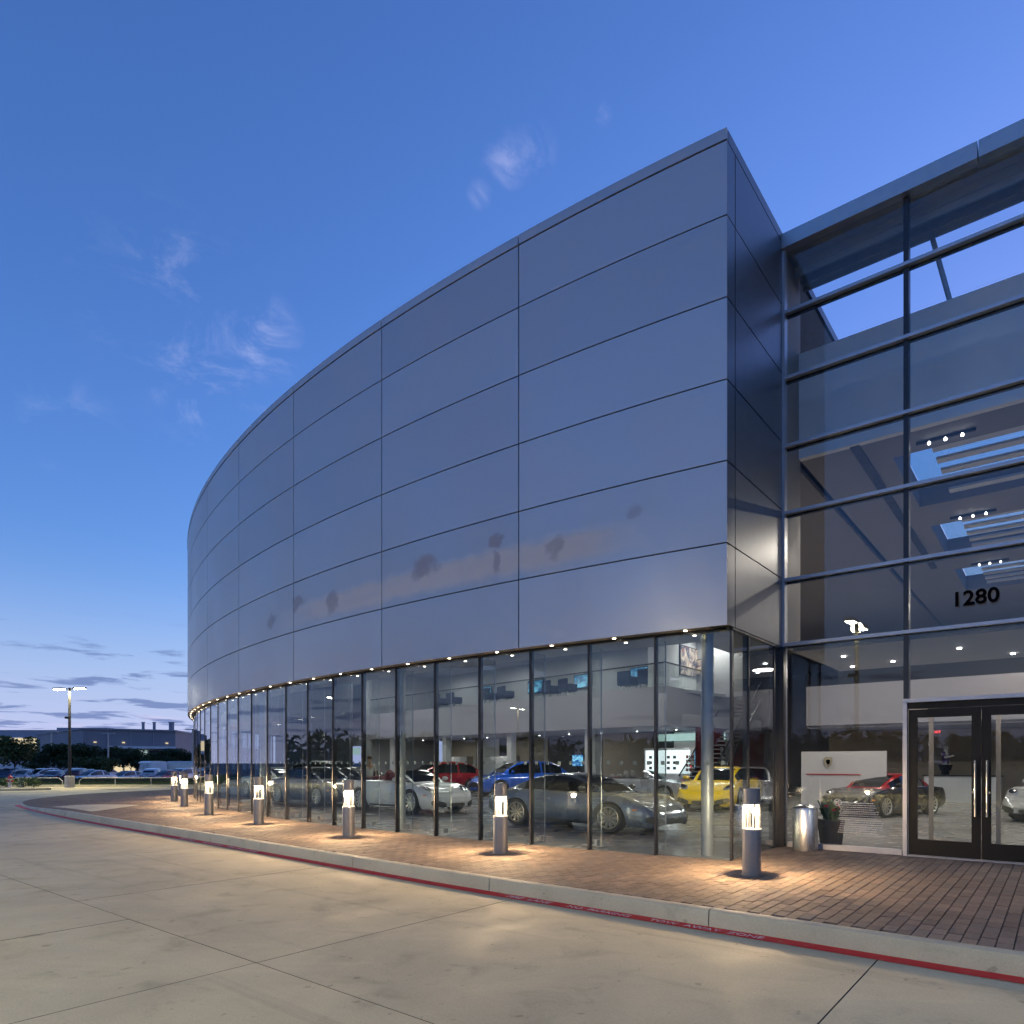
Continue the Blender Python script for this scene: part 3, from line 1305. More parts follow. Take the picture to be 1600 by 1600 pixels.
    for ui in range(len(UV_) - 1):
        for zi in range(len(zlev) - 1):
            z0, z1 = zlev[zi], zlev[zi + 1]
            if ui == 1 and zi == 0:
                z0 = 2.53
            m = MB()
            m.box(S((UV_[ui] + UV_[ui + 1]) / 2, .03, (z0 + z1) / 2), (UV_[ui + 1] - UV_[ui] - .02, .012, z1 - z0 - .01), AXS)
            m.build('window_pane', 'lobby_glass', B)
    for z in HZ_:
        m = MB()
        m.box(S(UMAX / 2, -.01, z), (UMAX, .10, .055), AXS)
        m.build('transom_bar', 'silver_frame', B)
        m = MB()
        m.box(S(UMAX / 2, .075, z - .01), (UMAX, .06, .10), AXS)
        m.build('transom_backing', 'dark_frame', B)
    for u in UV_[1:]:
        m = MB()
        z0 = 2.53 if u in (1.93, 3.95) else .0
        m.box(S(u, .09, (10.69 + z0) / 2), (.075, .17, 10.69 - z0), AXS)
        m.build('mullion', 'dark_frame', B)
    m = MB()
    m.box(S(.0, .0, 5.35), (.085, .16, 10.68), AXS)
    m.build('entrance_jamb', 'silver_frame', B)
    m = MB()
    m.box(S(.98, .0, .045), (1.8, .12, .09), AXS)
    m.box(S(8.0, .0, .045), (8.0, .12, .09), AXS)
    m.build('sill', 'silver_frame', B)
    # door frame and doors
    m = MB()
    m.box(S(1.93, -.02, 1.24), (.06, .18, 2.48), AXS)
    m.box(S(3.95, -.02, 1.24), (.06, .18, 2.48), AXS)
    m.box(S(2.94, -.02, 2.5), (2.08, .18, .06), AXS)
    m.box(S(2.94, -.02, .008), (1.96, .14, .018), AXS)
    m.build('door_frame', 'silver_frame', B)
    m = MB()
    m.box(S(2.94, .0, 2.42), (1.95, .09, .10), AXS)
    m.build('door_header', 'black_door', B)
    for u0, u1, hs in ((1.975, 2.936, 1), (2.944, 3.905, -1)):
        m = MB()
        w = u1 - u0
        m.box(S(u0 + .06, .0, 1.19), (.12, .05, 2.33), AXS)
        m.box(S(u1 - .06, .0, 1.19), (.12, .05, 2.33), AXS)
        m.box(S((u0 + u1) / 2, .0, .15), (w - .24, .05, .25), AXS)
        m.box(S((u0 + u1) / 2, .0, 2.29), (w - .24, .05, .13), AXS)
        dr = m.build('door', 'black_door', B)
        m = MB()
        m.box(S((u0 + u1) / 2, .0, 1.25), (w - .24, .012, 1.95), AXS)
        m.build('door_glass', 'lobby_glass', dr)
        uu = u1 - .07 if hs > 0 else u0 + .07
        m = MB()
        for zz in (.80, 1.42):
            m.bar(S(uu, -.025, zz), S(uu, -.09, zz), .03)
        m.tube([S(uu, -.095, .68), S(uu, -.095, 1.54)], .017, 10)
        m.build('pull_handle', 'chrome', dr, smooth=True)
        m = MB()
        m.tube([S(uu - .03 * hs, -.03, 1.05), S(uu - .03 * hs, -.055, 1.05)], .018, 10)
        m.build('lock', 'chrome', dr, smooth=True)
    # fascia and roof eyebrow with beam and brace
    for ua, ub in ((-.0, 2.9), (2.91, 7.0), (7.01, 12.1)):
        m = MB()
        m.box(S((ua + ub) / 2, -.02, 10.82), (ub - ua - .006, .22, .26), AXS)
        m.build('fascia_panel', 'fascia_metal', B)
    m = MB()
    m.box(S(6.05, .62, 10.86), (12.1, 1.05, .16), AXS)
    m.build('roof_eyebrow', 'column_steel', B)
    m = MB()
    for v in (.5, 1.0):
        m.box(S(6.05, v, 10.62), (12.0, .14, .03), AXS)
        m.box(S(6.05, v, 10.72), (12.0, .03, .2), AXS)
        m.box(S(6.05, v, 10.55), (12.0, .03, .12), AXS)
    m.build('roof_beam', 'column_steel', B)
    for u in (2.15, 6.1, 10.0):
        m = MB()
        m.tube([S(u, 1.0, 10.6), S(u + .30, 1.0, 9.2)], .04, 12)
        m.build('brace', 'column_steel', B, smooth=True)
    # spandrel wall behind the glass and lobby ceiling with skylight wells
    m = MB()
    m.box(S(6.0, .98, 8.29), (12, .14, 2.0), AXS)
    m.build('spandrel_wall', 'bright_wall', B)
    wells = [(2.0, 5.2), (6.8, 10.0), (11.6, 14.8)]
    m = MB()
    m.box(S(.7, 15.5, 7.55), (1.4, 29, .5), AXS)
    m.build('lobby_ceiling', 'ceiling_grey', B)
    prev = 1.06
    for va, vb in wells + [(30, 30)]:
        m = MB()
        m.box(S(6.7, (prev + va) / 2, 7.55), (10.6, va - prev, .5), AXS)
        m.build('lobby_ceiling', 'ceiling_grey', B)
        prev = vb
    for va, vb in wells:
        m = MB()
        m.box(S(6.7, (va + vb) / 2, 7.83), (10.6, vb - va + .3, .02), AXS)
        m.build('skylight_pane', 'skylight_glass', B)
        for k in range(5):
            m = MB()
            v = va + .35 + (vb - va - .7) * k / 4
            m.box(S(7.1, v, 7.42), (10.2, .24, .05), AXS)
            m.build('skylight_louvre', 'white_wall', B)
        # short track with three spots
        for k, (u, v) in enumerate(((2.3, va - .45), (6.2, va - .45))):
            m = MB()
            m.box(S(u, v, 7.26), (.9, .04, .05), AXS)
            tr = m.build('light_track', 'dark_frame', B)
            q = MB()
            for s in (-.25, 0, .25):
                c = S(u + s, v, 7.2)
                q.lathe([(.022, 0), (.022, .05)], tuple(c), 10)
            q.build('track_spot', 'ceiling_spot', tr)
    m = MB()       # long ceiling slot
    m.box(S(.95, 6, 7.285), (.16, 10, .02), AXS)
    m.build('air_slot', 'dark_frame', B)
    # vestibule behind the doors
    for u in (1.95, 3.0, 4.05):
        m = MB()
        m.box(S(u, 2.6, 1.24), (.07, .1, 2.48), AXS)
        m.build('vestibule_post', 'tan_wall', B)
    m = MB()
    m.box(S(3.0, 2.6, 2.52), (2.2, .12, .08), AXS)
    m.build('vestibule_header', 'dark_frame', B)
    for u in (2.47, 3.52):
        m = MB()
        m.box(S(u, 2.6, 1.25), (.95, .012, 2.4), AXS)
        m.build('vestibule_glass', 'clear_glass', B)
    m = MB()
    m.box(S(6, 1.9, 3.55), (11.8, 3.4, .06), AXS)
    m.build('vestibule_ceiling', 'grey_wall', B)
    # scattered ceiling spots in the showroom, over the mezzanine and in the vestibule
    sp = MB()
    sp.lathe([(.035, 0), (.035, .02)], seg=10)
    sme = sp.mesh('ceiling_spot', 'ceiling_spot')
    rnd = random.Random(5)
    for i in range(9):
        for j in range(3):
            p = M1 + md * (1.2 + 2.3 * i) + mn * (-7 + 3.6 * j) + UP * 7.275
            if math.hypot(p.x - CX, p.y - CY) < RG - 1.6:
                obj('ceiling_spot', sme, B, p)
    for i in range(10):
        obj('ceiling_spot', sme, B, M1 + md * (1 + 2.1 * i) + mn * 2.5 + UP * 2.93 - UP * .0)
    for u, v in ((.7, 1.3), (1.3, 2.6), (2.5, 1.6), (3.2, 2.9), (4.6, 1.5), (.5, 2.9)):
        obj('ceiling_spot', sme, B, S(u, v, 3.495))
    # house number on the glass
    me = text_mesh('1280', .31, 'number_black', 'house_number', .012, .0065)
    me.transform(Matrix.Translation((0, 0, 0)))
    fr = Matrix((E1, UP, -E2)).transposed().to_4x4()
    o = obj('house_number', me, B)
    o.matrix_world = Matrix.Translation(S(2.86, -.03, 3.94)) @ fr
    return B, (M1, M2, md, mn)


BLD, MEZZ = build_building()


def interior_lights():
    M1, M2, md, mn = MEZZ
    rot = (0, 0, math.atan2(md.y, md.x))
    col = (1, .91, .79)
    for s, t in ((2.5, -8), (7.5, -8.5), (13, -8), (18.5, -6.5), (3, -3), (9, -3), (15, -3), (21, -2)):
        p = M1 + md * s + mn * t + UP * 7.15
        if math.hypot(p.x - CX, p.y - CY) > RG - 2:
            continue
        lamp('showroom_area_light', 'AREA', p, 24, col, None, rot, shape='RECTANGLE', size=2.2, size_y=.5)
    for s in (2, 7.5, 13, 18.5):
        lamp('undercroft_lamp', 'AREA', M1 + md * s + mn * 3 + UP * 2.9, 9, col, None, rot, shape='RECTANGLE', size=1.6, size_y=.3)
        lamp('gallery_lamp', 'AREA', M1 + md * s + mn * 3 + UP * 7.15, 12, col, None, rot, shape='RECTANGLE', size=1.6, size_y=.3)
    for u, v, z, e in ((1.0, 6, 7.2, 52), (6, 6.0, 7.2, 44), (4, 15, 7.2, 50), (12.5, 8, 3.4, 14), (1.0, 2.2, 3.5, 7), (3.6, 2.0, 3.5, 7)):
        lamp('lobby_lamp', 'AREA', S(u, v, z), e, (1, .84, .66), None, None, shape='DISK', size=.5)
    for q in ((6.6, 21.0, 7.1), (11.5, 22.5, 7.1)):  # added lamps to brighten the yellow coupe's corner of the showroom
        lamp('showroom_area_light', 'AREA', q, 34, col, None, rot, shape='RECTANGLE', size=1.6, size_y=.5)
    lamp('picture_wall_fill', 'AREA', M1 + E1 * .3 + E2 * 8.2 + UP * 7.1, 16, (1, .9, .75), None, None, shape='DISK', size=.3)  # added lights to brighten the picture wall, no fitting there
    lamp('picture_wall_fill', 'AREA', M1 + E1 * .3 + E2 * 4.2 + UP * 7.1, 16, (1, .9, .75), None, None, shape='DISK', size=.3)


interior_lights()

# ------------------------------------------------------------------ cars
def interp(tab, x):
    t = sorted(tab)
    if x <= t[0][0]:
        return t[0][1]
    for (a, va), (b, vb) in zip(t, t[1:]):
        if x <= b:
            q = (x - a) / (b - a)
            q = q * q * (3 - 2 * q) * .5 + q * .5
            return va + (vb - va) * q
    return t[-1][1]


SPEC = {
    'coupe': dict(front=2.2, rear=-2.3, wheels=(1.225, -1.225), wr=.335, arch=.375,
                  zt=[(-2.3, .52), (-2.24, .68), (-2.0, .80), (-1.3, .90), (-.5, .92), (.6, .90), (1.0, .84), (1.5, .73), (1.9, .60), (2.1, .49), (2.2, .36)],
                  zs=[(-2.3, .54), (-2.2, .72), (-1.9, .84), (-1.2, .89), (-.5, .87), (.5, .85), (.9, .84), (1.3, .82), (1.6, .76), (1.95, .61), (2.12, .47), (2.2, .34)],
                  w=[(-2.3, .60), (-2.2, .77), (-1.9, .89), (-1.2, .93), (-.4, .88), (.5, .87), (1.2, .90), (1.6, .88), (1.95, .77), (2.12, .63), (2.2, .46)],
                  zb=[(-2.3, .36), (-2.1, .26), (-1.7, .2), (-1, .17), (1.7, .16), (2.1, .15), (2.2, .22)],
                  zr=[(-2.12, .77), (-1.8, .91), (-1.4, 1.06), (-1.0, 1.19), (-.6, 1.275), (-.25, 1.30), (0, 1.275), (.3, 1.20), (.6, 1.07), (1.0, .85)],
                  wb=[(-2.12, .50), (-1.5, .64), (-.9, .73), (-.4, .75), (.4, .74), (1.0, .66)], wr_=[(-2.12, .40), (-1.2, .51), (-.4, .56), (.3, .57), (1.0, .56)],
                  roof=(-.72, .10), side=(-1.2, .68), rearwin=(-1.75, -.82), screen=(.14, .96)),
    'suv': dict(front=2.3, rear=-2.35, wheels=(1.4, -1.4), wr=.37, arch=.42,
                zt=[(-2.35, .70), (-2.28, .96), (-2.0, 1.05), (-1.0, 1.06), (.8, 1.05), (1.2, 1.02), (1.8, .94), (2.15, .82), (2.3, .62)],
                zs=[(-2.35, .68), (-2.25, .92), (-2.0, 1.0), (-1, 1.01), (.8, .99), (1.4, .96), (1.9, .86), (2.2, .70), (2.3, .56)],
                w=[(-2.35, .70), (-2.2, .86), (-1.8, .94), (-1.3, .96), (-.4, .93), (.5, .93), (1.4, .95), (1.8, .92), (2.15, .80), (2.3, .62)],
                zb=[(-2.35, .42), (-2.1, .3), (-1.5, .25), (1.7, .22), (2.2, .22), (2.3, .3)],
                zr=[(-2.3, 1.0), (-2.15, 1.18), (-1.8, 1.42), (-1.3, 1.56), (-.6, 1.62), (.0, 1.60), (.45, 1.50), (.85, 1.28), (1.25, 1.02)],
                wb=[(-2.3, .70), (-1.2, .84), (.2, .84), (1.25, .74)], wr_=[(-2.3, .56), (-1.2, .62), (.2, .66), (1.25, .66)],
                roof=(-1.75, .18), side=(-1.85, .88), rearwin=(-2.2, -1.78), screen=(.24, 1.2)),
    'sedan': dict(front=2.35, rear=-2.4, wheels=(1.38, -1.38), wr=.33, arch=.38,
                  zt=[(-2.4, .62), (-2.32, .88), (-2.0, .95), (-1.0, .95), (.9, .93), (1.5, .87), (2.0, .76), (2.25, .64), (2.35, .5)],
                  zs=[(-2.4, .60), (-2.3, .82), (-2.0, .9), (.8, .88), (1.5, .84), (2.0, .72), (2.25, .58), (2.35, .46)],
                  w=[(-2.4, .62), (-2.2, .82), (-1.6, .9), (.5, .89), (1.6, .89), (2.1, .78), (2.35, .55)],
                  zb=[(-2.4, .38), (-2.1, .26), (-1.5, .2), (1.7, .18), (2.2, .18), (2.35, .26)],
                  zr=[(-1.9, .94), (-1.4, 1.2), (-1.0, 1.36), (-.3, 1.44), (.2, 1.41), (.6, 1.26), (1.2, .92)],
                  wb=[(-1.9, .66), (-1.0, .78), (.2, .78), (1.2, .70)], wr_=[(-1.9, .5), (-1, .56), (.2, .6), (1.2, .6)],
                  roof=(-1.0, .16), side=(-1.5, .85), rearwin=(-1.75, -1.02), screen=(.2, 1.15)),
    'van': dict(front=2.9, rear=-2.9, wheels=(1.85, -1.75), wr=.36, arch=.42,
                zt=[(-2.9, 1.1), (-2.85, 1.2), (1.6, 1.2), (2.2, 1.12), (2.6, 1.05), (2.85, .9), (2.9, .7)],
                zs=[(-2.9, 1.05), (-2.8, 1.15), (1.6, 1.15), (2.2, 1.08), (2.6, .98), (2.85, .8), (2.9, .62)],
                w=[(-2.9, .92), (-2.8, .98), (2.0, .98), (2.6, .92), (2.85, .8), (2.9, .7)],
                zb=[(-2.9, .4), (2.6, .3), (2.9, .36)],
                zr=[(-2.9, 1.15), (-2.86, 2.4), (-2.6, 2.5), (.4, 2.5), (1.0, 2.42), (1.6, 1.9), (2.25, 1.12)],
                wb=[(-2.9, .95), (1.2, .95), (2.25, .82)], wr_=[(-2.9, .84), (1.0, .84), (2.25, .78)],
                roof=(-2.9, .95), side=(.6, 1.9), rearwin=(-9, -8), screen=(1.0, 2.2)),
}


def car_meshes(kind, detail=True, open_top=False):
    sp = SPEC[kind]
    ns = 74 if detail else 34
    xs = [sp['rear'] + (sp['front'] - sp['rear']) * (.5 - .5 * math.cos(math.pi * i / ns)) * .35 + (sp['front'] - sp['rear']) * (i / ns) * .65 for i in range(ns + 1)]
    fr = [0, .08, .2, .36, .52, .68, .82, .93, 1.0]

    def side_y(x, z):
        w = interp(sp['w'], x)
        zb, zs = interp(sp['zb'], x), interp(sp['zs'], x)
        t = max(0, min(1, (z - zb) / max(.05, zs - zb)))
        # tuck at the sill, fullest at mid height, rolling in at the shoulder
        return w * (1 - .10 * (1 - min(1, t / .35)) ** 2 - .085 * max(0, (t - .55) / .45) ** 2)
    secs = []
    for x in xs:
        zb0, zs = interp(sp['zb'], x), interp(sp['zs'], x)
        zt = interp(sp['zt'], x)
        zb = zb0
        for xw in sp['wheels']:
            dx = abs(x - xw)
            if dx < sp['arch']:
                zb = max(zb, sp['wr'] + math.sqrt(sp['arch'] ** 2 - dx * dx) * .98)
        zb = min(zb, zs - .04)
        pts = []
        for f in fr:
            z = zb + (zs - zb) * f
            pts.append((x, side_y(x, z), z))
        ys = pts[-1][1]
        for q, b in ((.90, .35), (.72, .75), (.45, .95), (.2, 1.0), (0, 1.0)):
            pts.append((x, ys * q, zs + (zt - zs) * b + (.012 * (1 - abs(q - .9) * 5) if q > .7 else 0)))
        secs.append(pts)
    n = len(secs[0])
    m = MB()
    full = []
    for s in secs:
        full.append(s + [(p[0], -p[1], p[2]) for p in s[-2::-1]])
    nn = len(full[0])
    vs = [p for s in full for p in s]
    fs = []
    for i in range(len(full) - 1):
        for j in range(nn - 1):
            a = i * nn + j
            fs.append((a, a + nn, a + nn + 1, a + 1))
    fs.append(tuple(range(nn))[::-1])
    fs.append(tuple(range((len(full) - 1) * nn, len(full) * nn)))
    m.add(vs, fs)
    res = {}
    res['body'] = m.mesh('body', None, 35)
    bvh = BVHTree.FromPolygons([Vector(v) for v in m.v], m.f)
    # underbody
    u = MB()
    u.box((0, 0, .36), (sp['front'] - sp['rear'] - .7, 1.36, .34))
    for xw in sp['wheels']:
        u.box((xw, 0, .48), (sp['arch'] * 1.9, 1.5, .3))
    res['underbody'] = u.mesh('underbody', 'black_plastic')
    # greenhouse
    g0, g1 = sp['zr'][0][0], sp['zr'][-1][0]
    ng = 40 if detail else 22
    groups = {'roof': MB(), 'windshield': MB(), 'side_window': MB(), 'rear_window': MB()}
    grid = []
    gx = [g0 + (g1 - g0) * i / ng for i in range(ng + 1)]
    for x in gx:
        zs, zr = interp(sp['zs'], x), interp(sp['zr'], x)
        wb, wr = interp(sp['wb'], x), interp(sp['wr_'], x)
        base = zs - .03
        h = zr - base
        row = [(wb + .01, base), (wb + (wr - wb) * .12, base + h * .12), (wb + (wr - wb) * .55, base + h * .52), (wr + .02, base + h * .86), (wr - .015, zr - .035 - .02 * min(1, h)), (wr - .08, zr - .012), (wr * .5, zr - .002), (0, zr)]
        grid.append([(x, y, z) for y, z in row] + [(x, -y, z) for y, z in row[-2::-1]])
    nr = len(grid[0])
    half = (nr - 1) // 2
    for i in range(ng):
        xm = (gx[i] + gx[i + 1]) / 2
        for j in range(nr - 1):
            jj = j if j < half else nr - 2 - j
            if jj in (1, 2):
                nm = 'side_window' if sp['side'][0] < xm < sp['side'][1] else 'roof'
                mid = (sp['side'][0] + sp['side'][1]) / 2 - .25
                if kind in ('suv', 'sedan') and abs(xm - mid) < .07:
                    nm = 'roof'
            elif jj >= 5:
                if sp['roof'][0] <= xm <= sp['roof'][1]:
                    nm = 'roof'
                elif sp['screen'][0] <= xm <= sp['screen'][1]:
                    nm = 'windshield'
                elif sp['rearwin'][0] <= xm <= sp['rearwin'][1]:
                    nm = 'rear_window'
                else:
                    nm = 'roof'
            else:
                nm = 'roof'
            if open_top:
                if xm < sp['screen'][0] + .14:
                    continue
                if jj in (1, 2):
                    continue
                if nm == 'side_window':
                    continue
            q = [grid[i][j], grid[i + 1][j], grid[i + 1][j + 1], grid[i][j + 1]]
            groups[nm].add(q, [(0, 1, 2, 3)])
    for nm, mb in groups.items():
        if mb.f:
            mb.v = [(round(a, 5), round(b, 5), round(c, 5)) for a, b, c in mb.v]
            mm = merge(mb).mesh(nm, None if nm == 'roof' else 'car_glass', 60)
            res[nm] = mm
    # wheels
    r, wd = sp['wr'], .25
    t = MB()
    t.lathe([(r * .70, -wd / 2 + .015), (r * .93, -wd / 2), (r, -wd / 2 + .035), (r, wd / 2 - .035), (r * .93, wd / 2), (r * .70, wd / 2 - .015)], seg=32 if detail else 16, axis='y', caps=False)
    t.lathe([(.01, -.02), (r * .72, -.02), (r * .72, .03), (.01, .03)], seg=24 if detail else 12, axis='y', caps=False)
    res['wheel'] = t.mesh('wheel', 'tyre_rubber', 40)
    q = MB()
    q.lathe([(r * .64, wd / 2 - .03), (r * .72, wd / 2 - .03), (r * .74, wd / 2 - .008), (r * .70, wd / 2 - .004), (r * .65, wd / 2 - .03)], seg=32 if detail else 14, axis='y', caps=False)
    q.lathe([(.001, wd / 2 - .035), (.055, wd / 2 - .035), (.06, wd / 2 - .06), (.001, wd / 2 - .06)], seg=12, axis='y', caps=False)
    nsp = 10 if detail else 6
    for k in range(nsp):
        a = 2 * math.pi * k / nsp
        for da in ((-.09, .09) if detail else (0,)):
            q.bar((math.cos(a) * .04, wd / 2 - .045, math.sin(a) * .04), (math.cos(a + da) * r * .68, wd / 2 - .028, math.sin(a + da) * r * .68), .018 if detail else .05, .02, up=(0, 1, 0))
    res['rim'] = q.mesh('rim', 'rim_silver')
    if detail:
        b = MB()
        b.lathe([(.02, .04), (r * .52, .04), (r * .52, .06), (.02, .06)], seg=24, axis='y')
        b.box((r * .36, .055, .06), (.09, .05, .2))
        res['brake_disc'] = b.mesh('brake_disc', 'grey_leather')

    def patch(name, material, c, hs, axis, bulge=.01, off=.006, ex=2.4, rot=0, rings=4, seg=22):
        """conforming patch: c/hs in the plane across `axis` ('x+': front, 'x-': rear, 'y+','y-': sides, 'z+': top)"""
        vs, fs = [], []
        for i in range(rings + 1):
            rr = i / rings
            for j in range(seg):
                a = 2 * math.pi * j / seg
                ca, sa = math.cos(a), math.sin(a)
                p = rr * math.copysign(abs(ca) ** (2 / ex), ca) * hs[0]
                s = rr * math.copysign(abs(sa) ** (2 / ex), sa) * hs[1]
                p, s = p * math.cos(rot) - s * math.sin(rot) + c[0], p * math.sin(rot) + s * math.cos(rot) + c[1]
                if axis[0] == 'x':
                    sg = 1 if axis[1] == '+' else -1
                    o_, d_ = Vector((sg * 6, p, s)), Vector((-sg, 0, 0))
                elif axis[0] == 'y':
                    sg = 1 if axis[1] == '+' else -1
                    o_, d_ = Vector((p, sg * 4, s)), Vector((0, -sg, 0))
                else:
                    o_, d_ = Vector((p, s, 4)), Vector((0, 0, -1))
                hit, nrm, _, _ = bvh.ray_cast(o_, d_)
                if hit is None:
                    hit, nrm, _, _ = bvh.find_nearest(o_ + d_ * (4 if axis[0] == 'x' else 3))
                if nrm.dot(d_) > 0:
                    nrm = -nrm
                vs.append(hit + nrm * (off + bulge * (1 - rr * rr)))
        for i in range(rings):
            for j in range(seg):
                a, b2 = i * seg + j, i * seg + (j + 1) % seg
                fs.append((a, b2, b2 + seg, a + seg))
        mb = MB()
        mb.add(vs, fs)
        return mb.mesh(name, material, 60)
    res['patch'] = patch
    res['spec'] = sp
    return res


def merge(mb):
    d, vs, mp = {}, [], []
    for v in mb.v:
        if v not in d:
            d[v] = len(vs)
            vs.append(v)
        mp.append(d[v])
    o = MB()
    o.v = vs
    for f in mb.f:
        g = []
        for i in f:
            if mp[i] not in g:
                g.append(mp[i])
        if len(g) >= 3:
            o.f.append(tuple(g))
    return o


emit('lamp_lens', (.9, .95, 1), .03)
simple('head_lamp', (.55, .57, .6), .08, .6, .2, 14, spec=.8)
simple('lamp_dark', (.03, .03, .035), .08, .2, .2, 14, spec=.8)
simple('tail_lamp', (.25, .01, .01), .15, 0, .1)
simple('amber', (.7, .22, .02), .2)


def set_paint(o, p):
    o.data.materials.clear() if not o.data.materials else None
    if not o.data.materials:
        o.data.materials.append(None)
    o.material_slots[0].link = 'OBJECT'
    o.material_slots[0].material = M['paint_' + p]


CARCACHE = {}


def car(kind, colour, label, loc, heading, scale=1.0, open_top=False, detail=True, roof=None, rim=None, trim='grey_leather', group='cars in the showroom', name=None, z=.013):
    key = (kind, open_top, detail)
    if key not in CARCACHE:
        CARCACHE[key] = car_meshes(kind, detail, open_top)
    d = CARCACHE[key]
    sp = d['spec']
    root = thing(name or {'coupe': 'sports_car', 'suv': 'suv_car', 'sedan': 'sedan_car', 'van': 'panel_van'}[kind], label, 'van' if kind == 'van' else 'car', (loc[0], loc[1], z), math.atan2(heading[1], heading[0]), group)
    root.scale = (scale,) * 3 if not isinstance(scale, tuple) else scale
    b = obj('body', d['body'], root)
    set_paint(b, colour)
    obj('underbody', d['underbody'], root)
    if 'roof' in d:
        o = obj('roof' if not open_top else 'windshield_frame', d['roof'], root)
        set_paint(o, roof or colour)
    for nm in ('windshield', 'side_window', 'rear_window'):
        if nm in d:
            obj(nm, d[nm], root)
    wy = interp(sp['w'], sp['wheels'][0]) - .125
    for xw in sp['wheels']:
        for sy in (1, -1):
            w = obj('wheel', d['wheel'], root, (xw, sy * wy, sp['wr']), (0, 0, 0 if sy > 0 else math.pi))
            rm = obj('rim', d['rim'], w)
            if rim:
                rm.material_slots[0].link = 'OBJECT'
                rm.material_slots[0].material = M[rim]
            if detail:
                obj('brake_disc', d['brake_disc'], w)
    P = d['patch']
    if ('pm',) not in d:
        pm = []
        if kind == 'coupe' and detail:
            for s in (1, -1):
                pm.append(('headlight', P('headlight', 'head_lamp', (1.70, s * .66), (.21, .125), 'z+', .035, .004, 2.1, s * -.35)))
                pm.append(('headlight_core', P('headlight_core', 'lamp_dark', (1.71, s * .66), (.12, .075), 'z+', .012, .03, 2.0, s * -.35)))
                pm.append(('air_intake', P('air_intake', 'black_plastic', (s * .56, .30), (.19, .075), 'x+', .0, .006, 3.2, s * .25)))
                pm.append(('front_indicator', P('front_indicator', 'amber', (1.78, .53), (.05, .018), 'y+' if s > 0 else 'y-', .002, .004)))
                pm.append(('door_seam', P('door_seam', 'black_plastic', (.62, .52), (.004, .27), 'y+' if s > 0 else 'y-', 0, .002, 6, 0, 2, 8)))
                pm.append(('door_seam', P('door_seam', 'black_plastic', (-.52, .54), (.004, .27), 'y+' if s > 0 else 'y-', 0, .002, 6, .12, 2, 8)))
                pm.append(('door_handle', P('door_handle', 'chrome', (-.35, .70), (.09, .013), 'y+' if s > 0 else 'y-', .012, .004, 3)))
                pm.append(('side_skirt', P('side_skirt', 'black_plastic', (0, .20), (.78, .025), 'y+' if s > 0 else 'y-', .0, .003, 6)))
            pm.append(('centre_intake', P('centre_intake', 'black_plastic', (0, .27), (.28, .05), 'x+', .0, .006, 4)))
            pm.append(('tail_light', P('tail_light', 'tail_lamp', (0, .70), (.66, .028), 'x-', .004, .005, 5)))
            pm.append(('hood_badge', P('hood_badge', 'chrome', (1.86, 0), (.035, .026), 'z+', .003, .003)))
            pm.append(('hood_seam', P('hood_seam', 'black_plastic', (1.92, 0), (.004, .42), 'z+', 0, .002, 6, 0, 2, 10)))
        elif kind == 'suv' and detail:
            for s in (1, -1):
                pm.append(('headlight', P('headlight', 'head_lamp', (1.98, s * .68), (.19, .10), 'z+', .02, .004, 2.4, s * -.5)))
                pm.append(('air_intake', P('air_intake', 'black_plastic', (s * .58, .46), (.17, .1), 'x+', .0, .006, 3.2)))
                pm.append(('door_seam', P('door_seam', 'black_plastic', (.72, .66), (.004, .3), 'y+' if s > 0 else 'y-', 0, .002, 6, 0, 2, 8)))
                pm.append(('door_seam', P('door_seam', 'black_plastic', (-.3, .66), (.004, .3), 'y+' if s > 0 else 'y-', 0, .002, 6, 0, 2, 8)))
                pm.append(('side_skirt', P('side_skirt', 'black_plastic', (0, .30), (.92, .05), 'y+' if s > 0 else 'y-', .0, .003, 6)))
            pm.append(('centre_intake', P('centre_intake', 'black_plastic', (0, .52), (.42, .12), 'x+', .0, .006, 4)))
            pm.append(('tail_light', P('tail_light', 'tail_lamp', (0, .93), (.72, .04), 'x-', .004, .005, 5)))
        else:
            for s in (1, -1):
                hx, hz = sp['front'], interp(sp['zs'], sp['front'] - .25) - .06
                pm.append(('headlight', P('headlight', 'head_lamp', (s * .6, hz), (.15, .08), 'x+', .01, .004, 2.4, 0, 3, 12)))
                pm.append(('tail_light', P('tail_light', 'tail_lamp', (s * .72, interp(sp['zs'], sp['rear'] + .2) - .12), (.09, .1), 'x-', .01, .004, 2.4, 0, 3, 12)))
            if kind == 'van':
                pm.append(('rear_window', P('rear_window', 'car_glass', (0, .95), (.7, .12), 'x-', 0, .004, 5)))
        d[('pm',)] = pm
    for nm, me in d[('pm',)]:
        obj(nm, me, root)
    if detail:
        for s in (1, -1):
            mx = .62 if kind == 'coupe' else .82
            mz = .95 if kind == 'coupe' else 1.12
            wy_ = interp(sp['w'], mx)
            kk = ('mirror', s)
            if kk not in d:
                mb = MB()
                mb.ball((mx, s * (wy_ + .04), mz), (.07, .11, .065), 12, 8)
                mb.bar((mx, s * (wy_ - .14), mz - .07), (mx, s * (wy_ - .02), mz - .03), .03)
                d[kk] = mb.mesh('mirror', None, 60)
            o = obj('mirror', d[kk], root)
            set_paint(o, 'dark' if colour == 'slate' else colour)
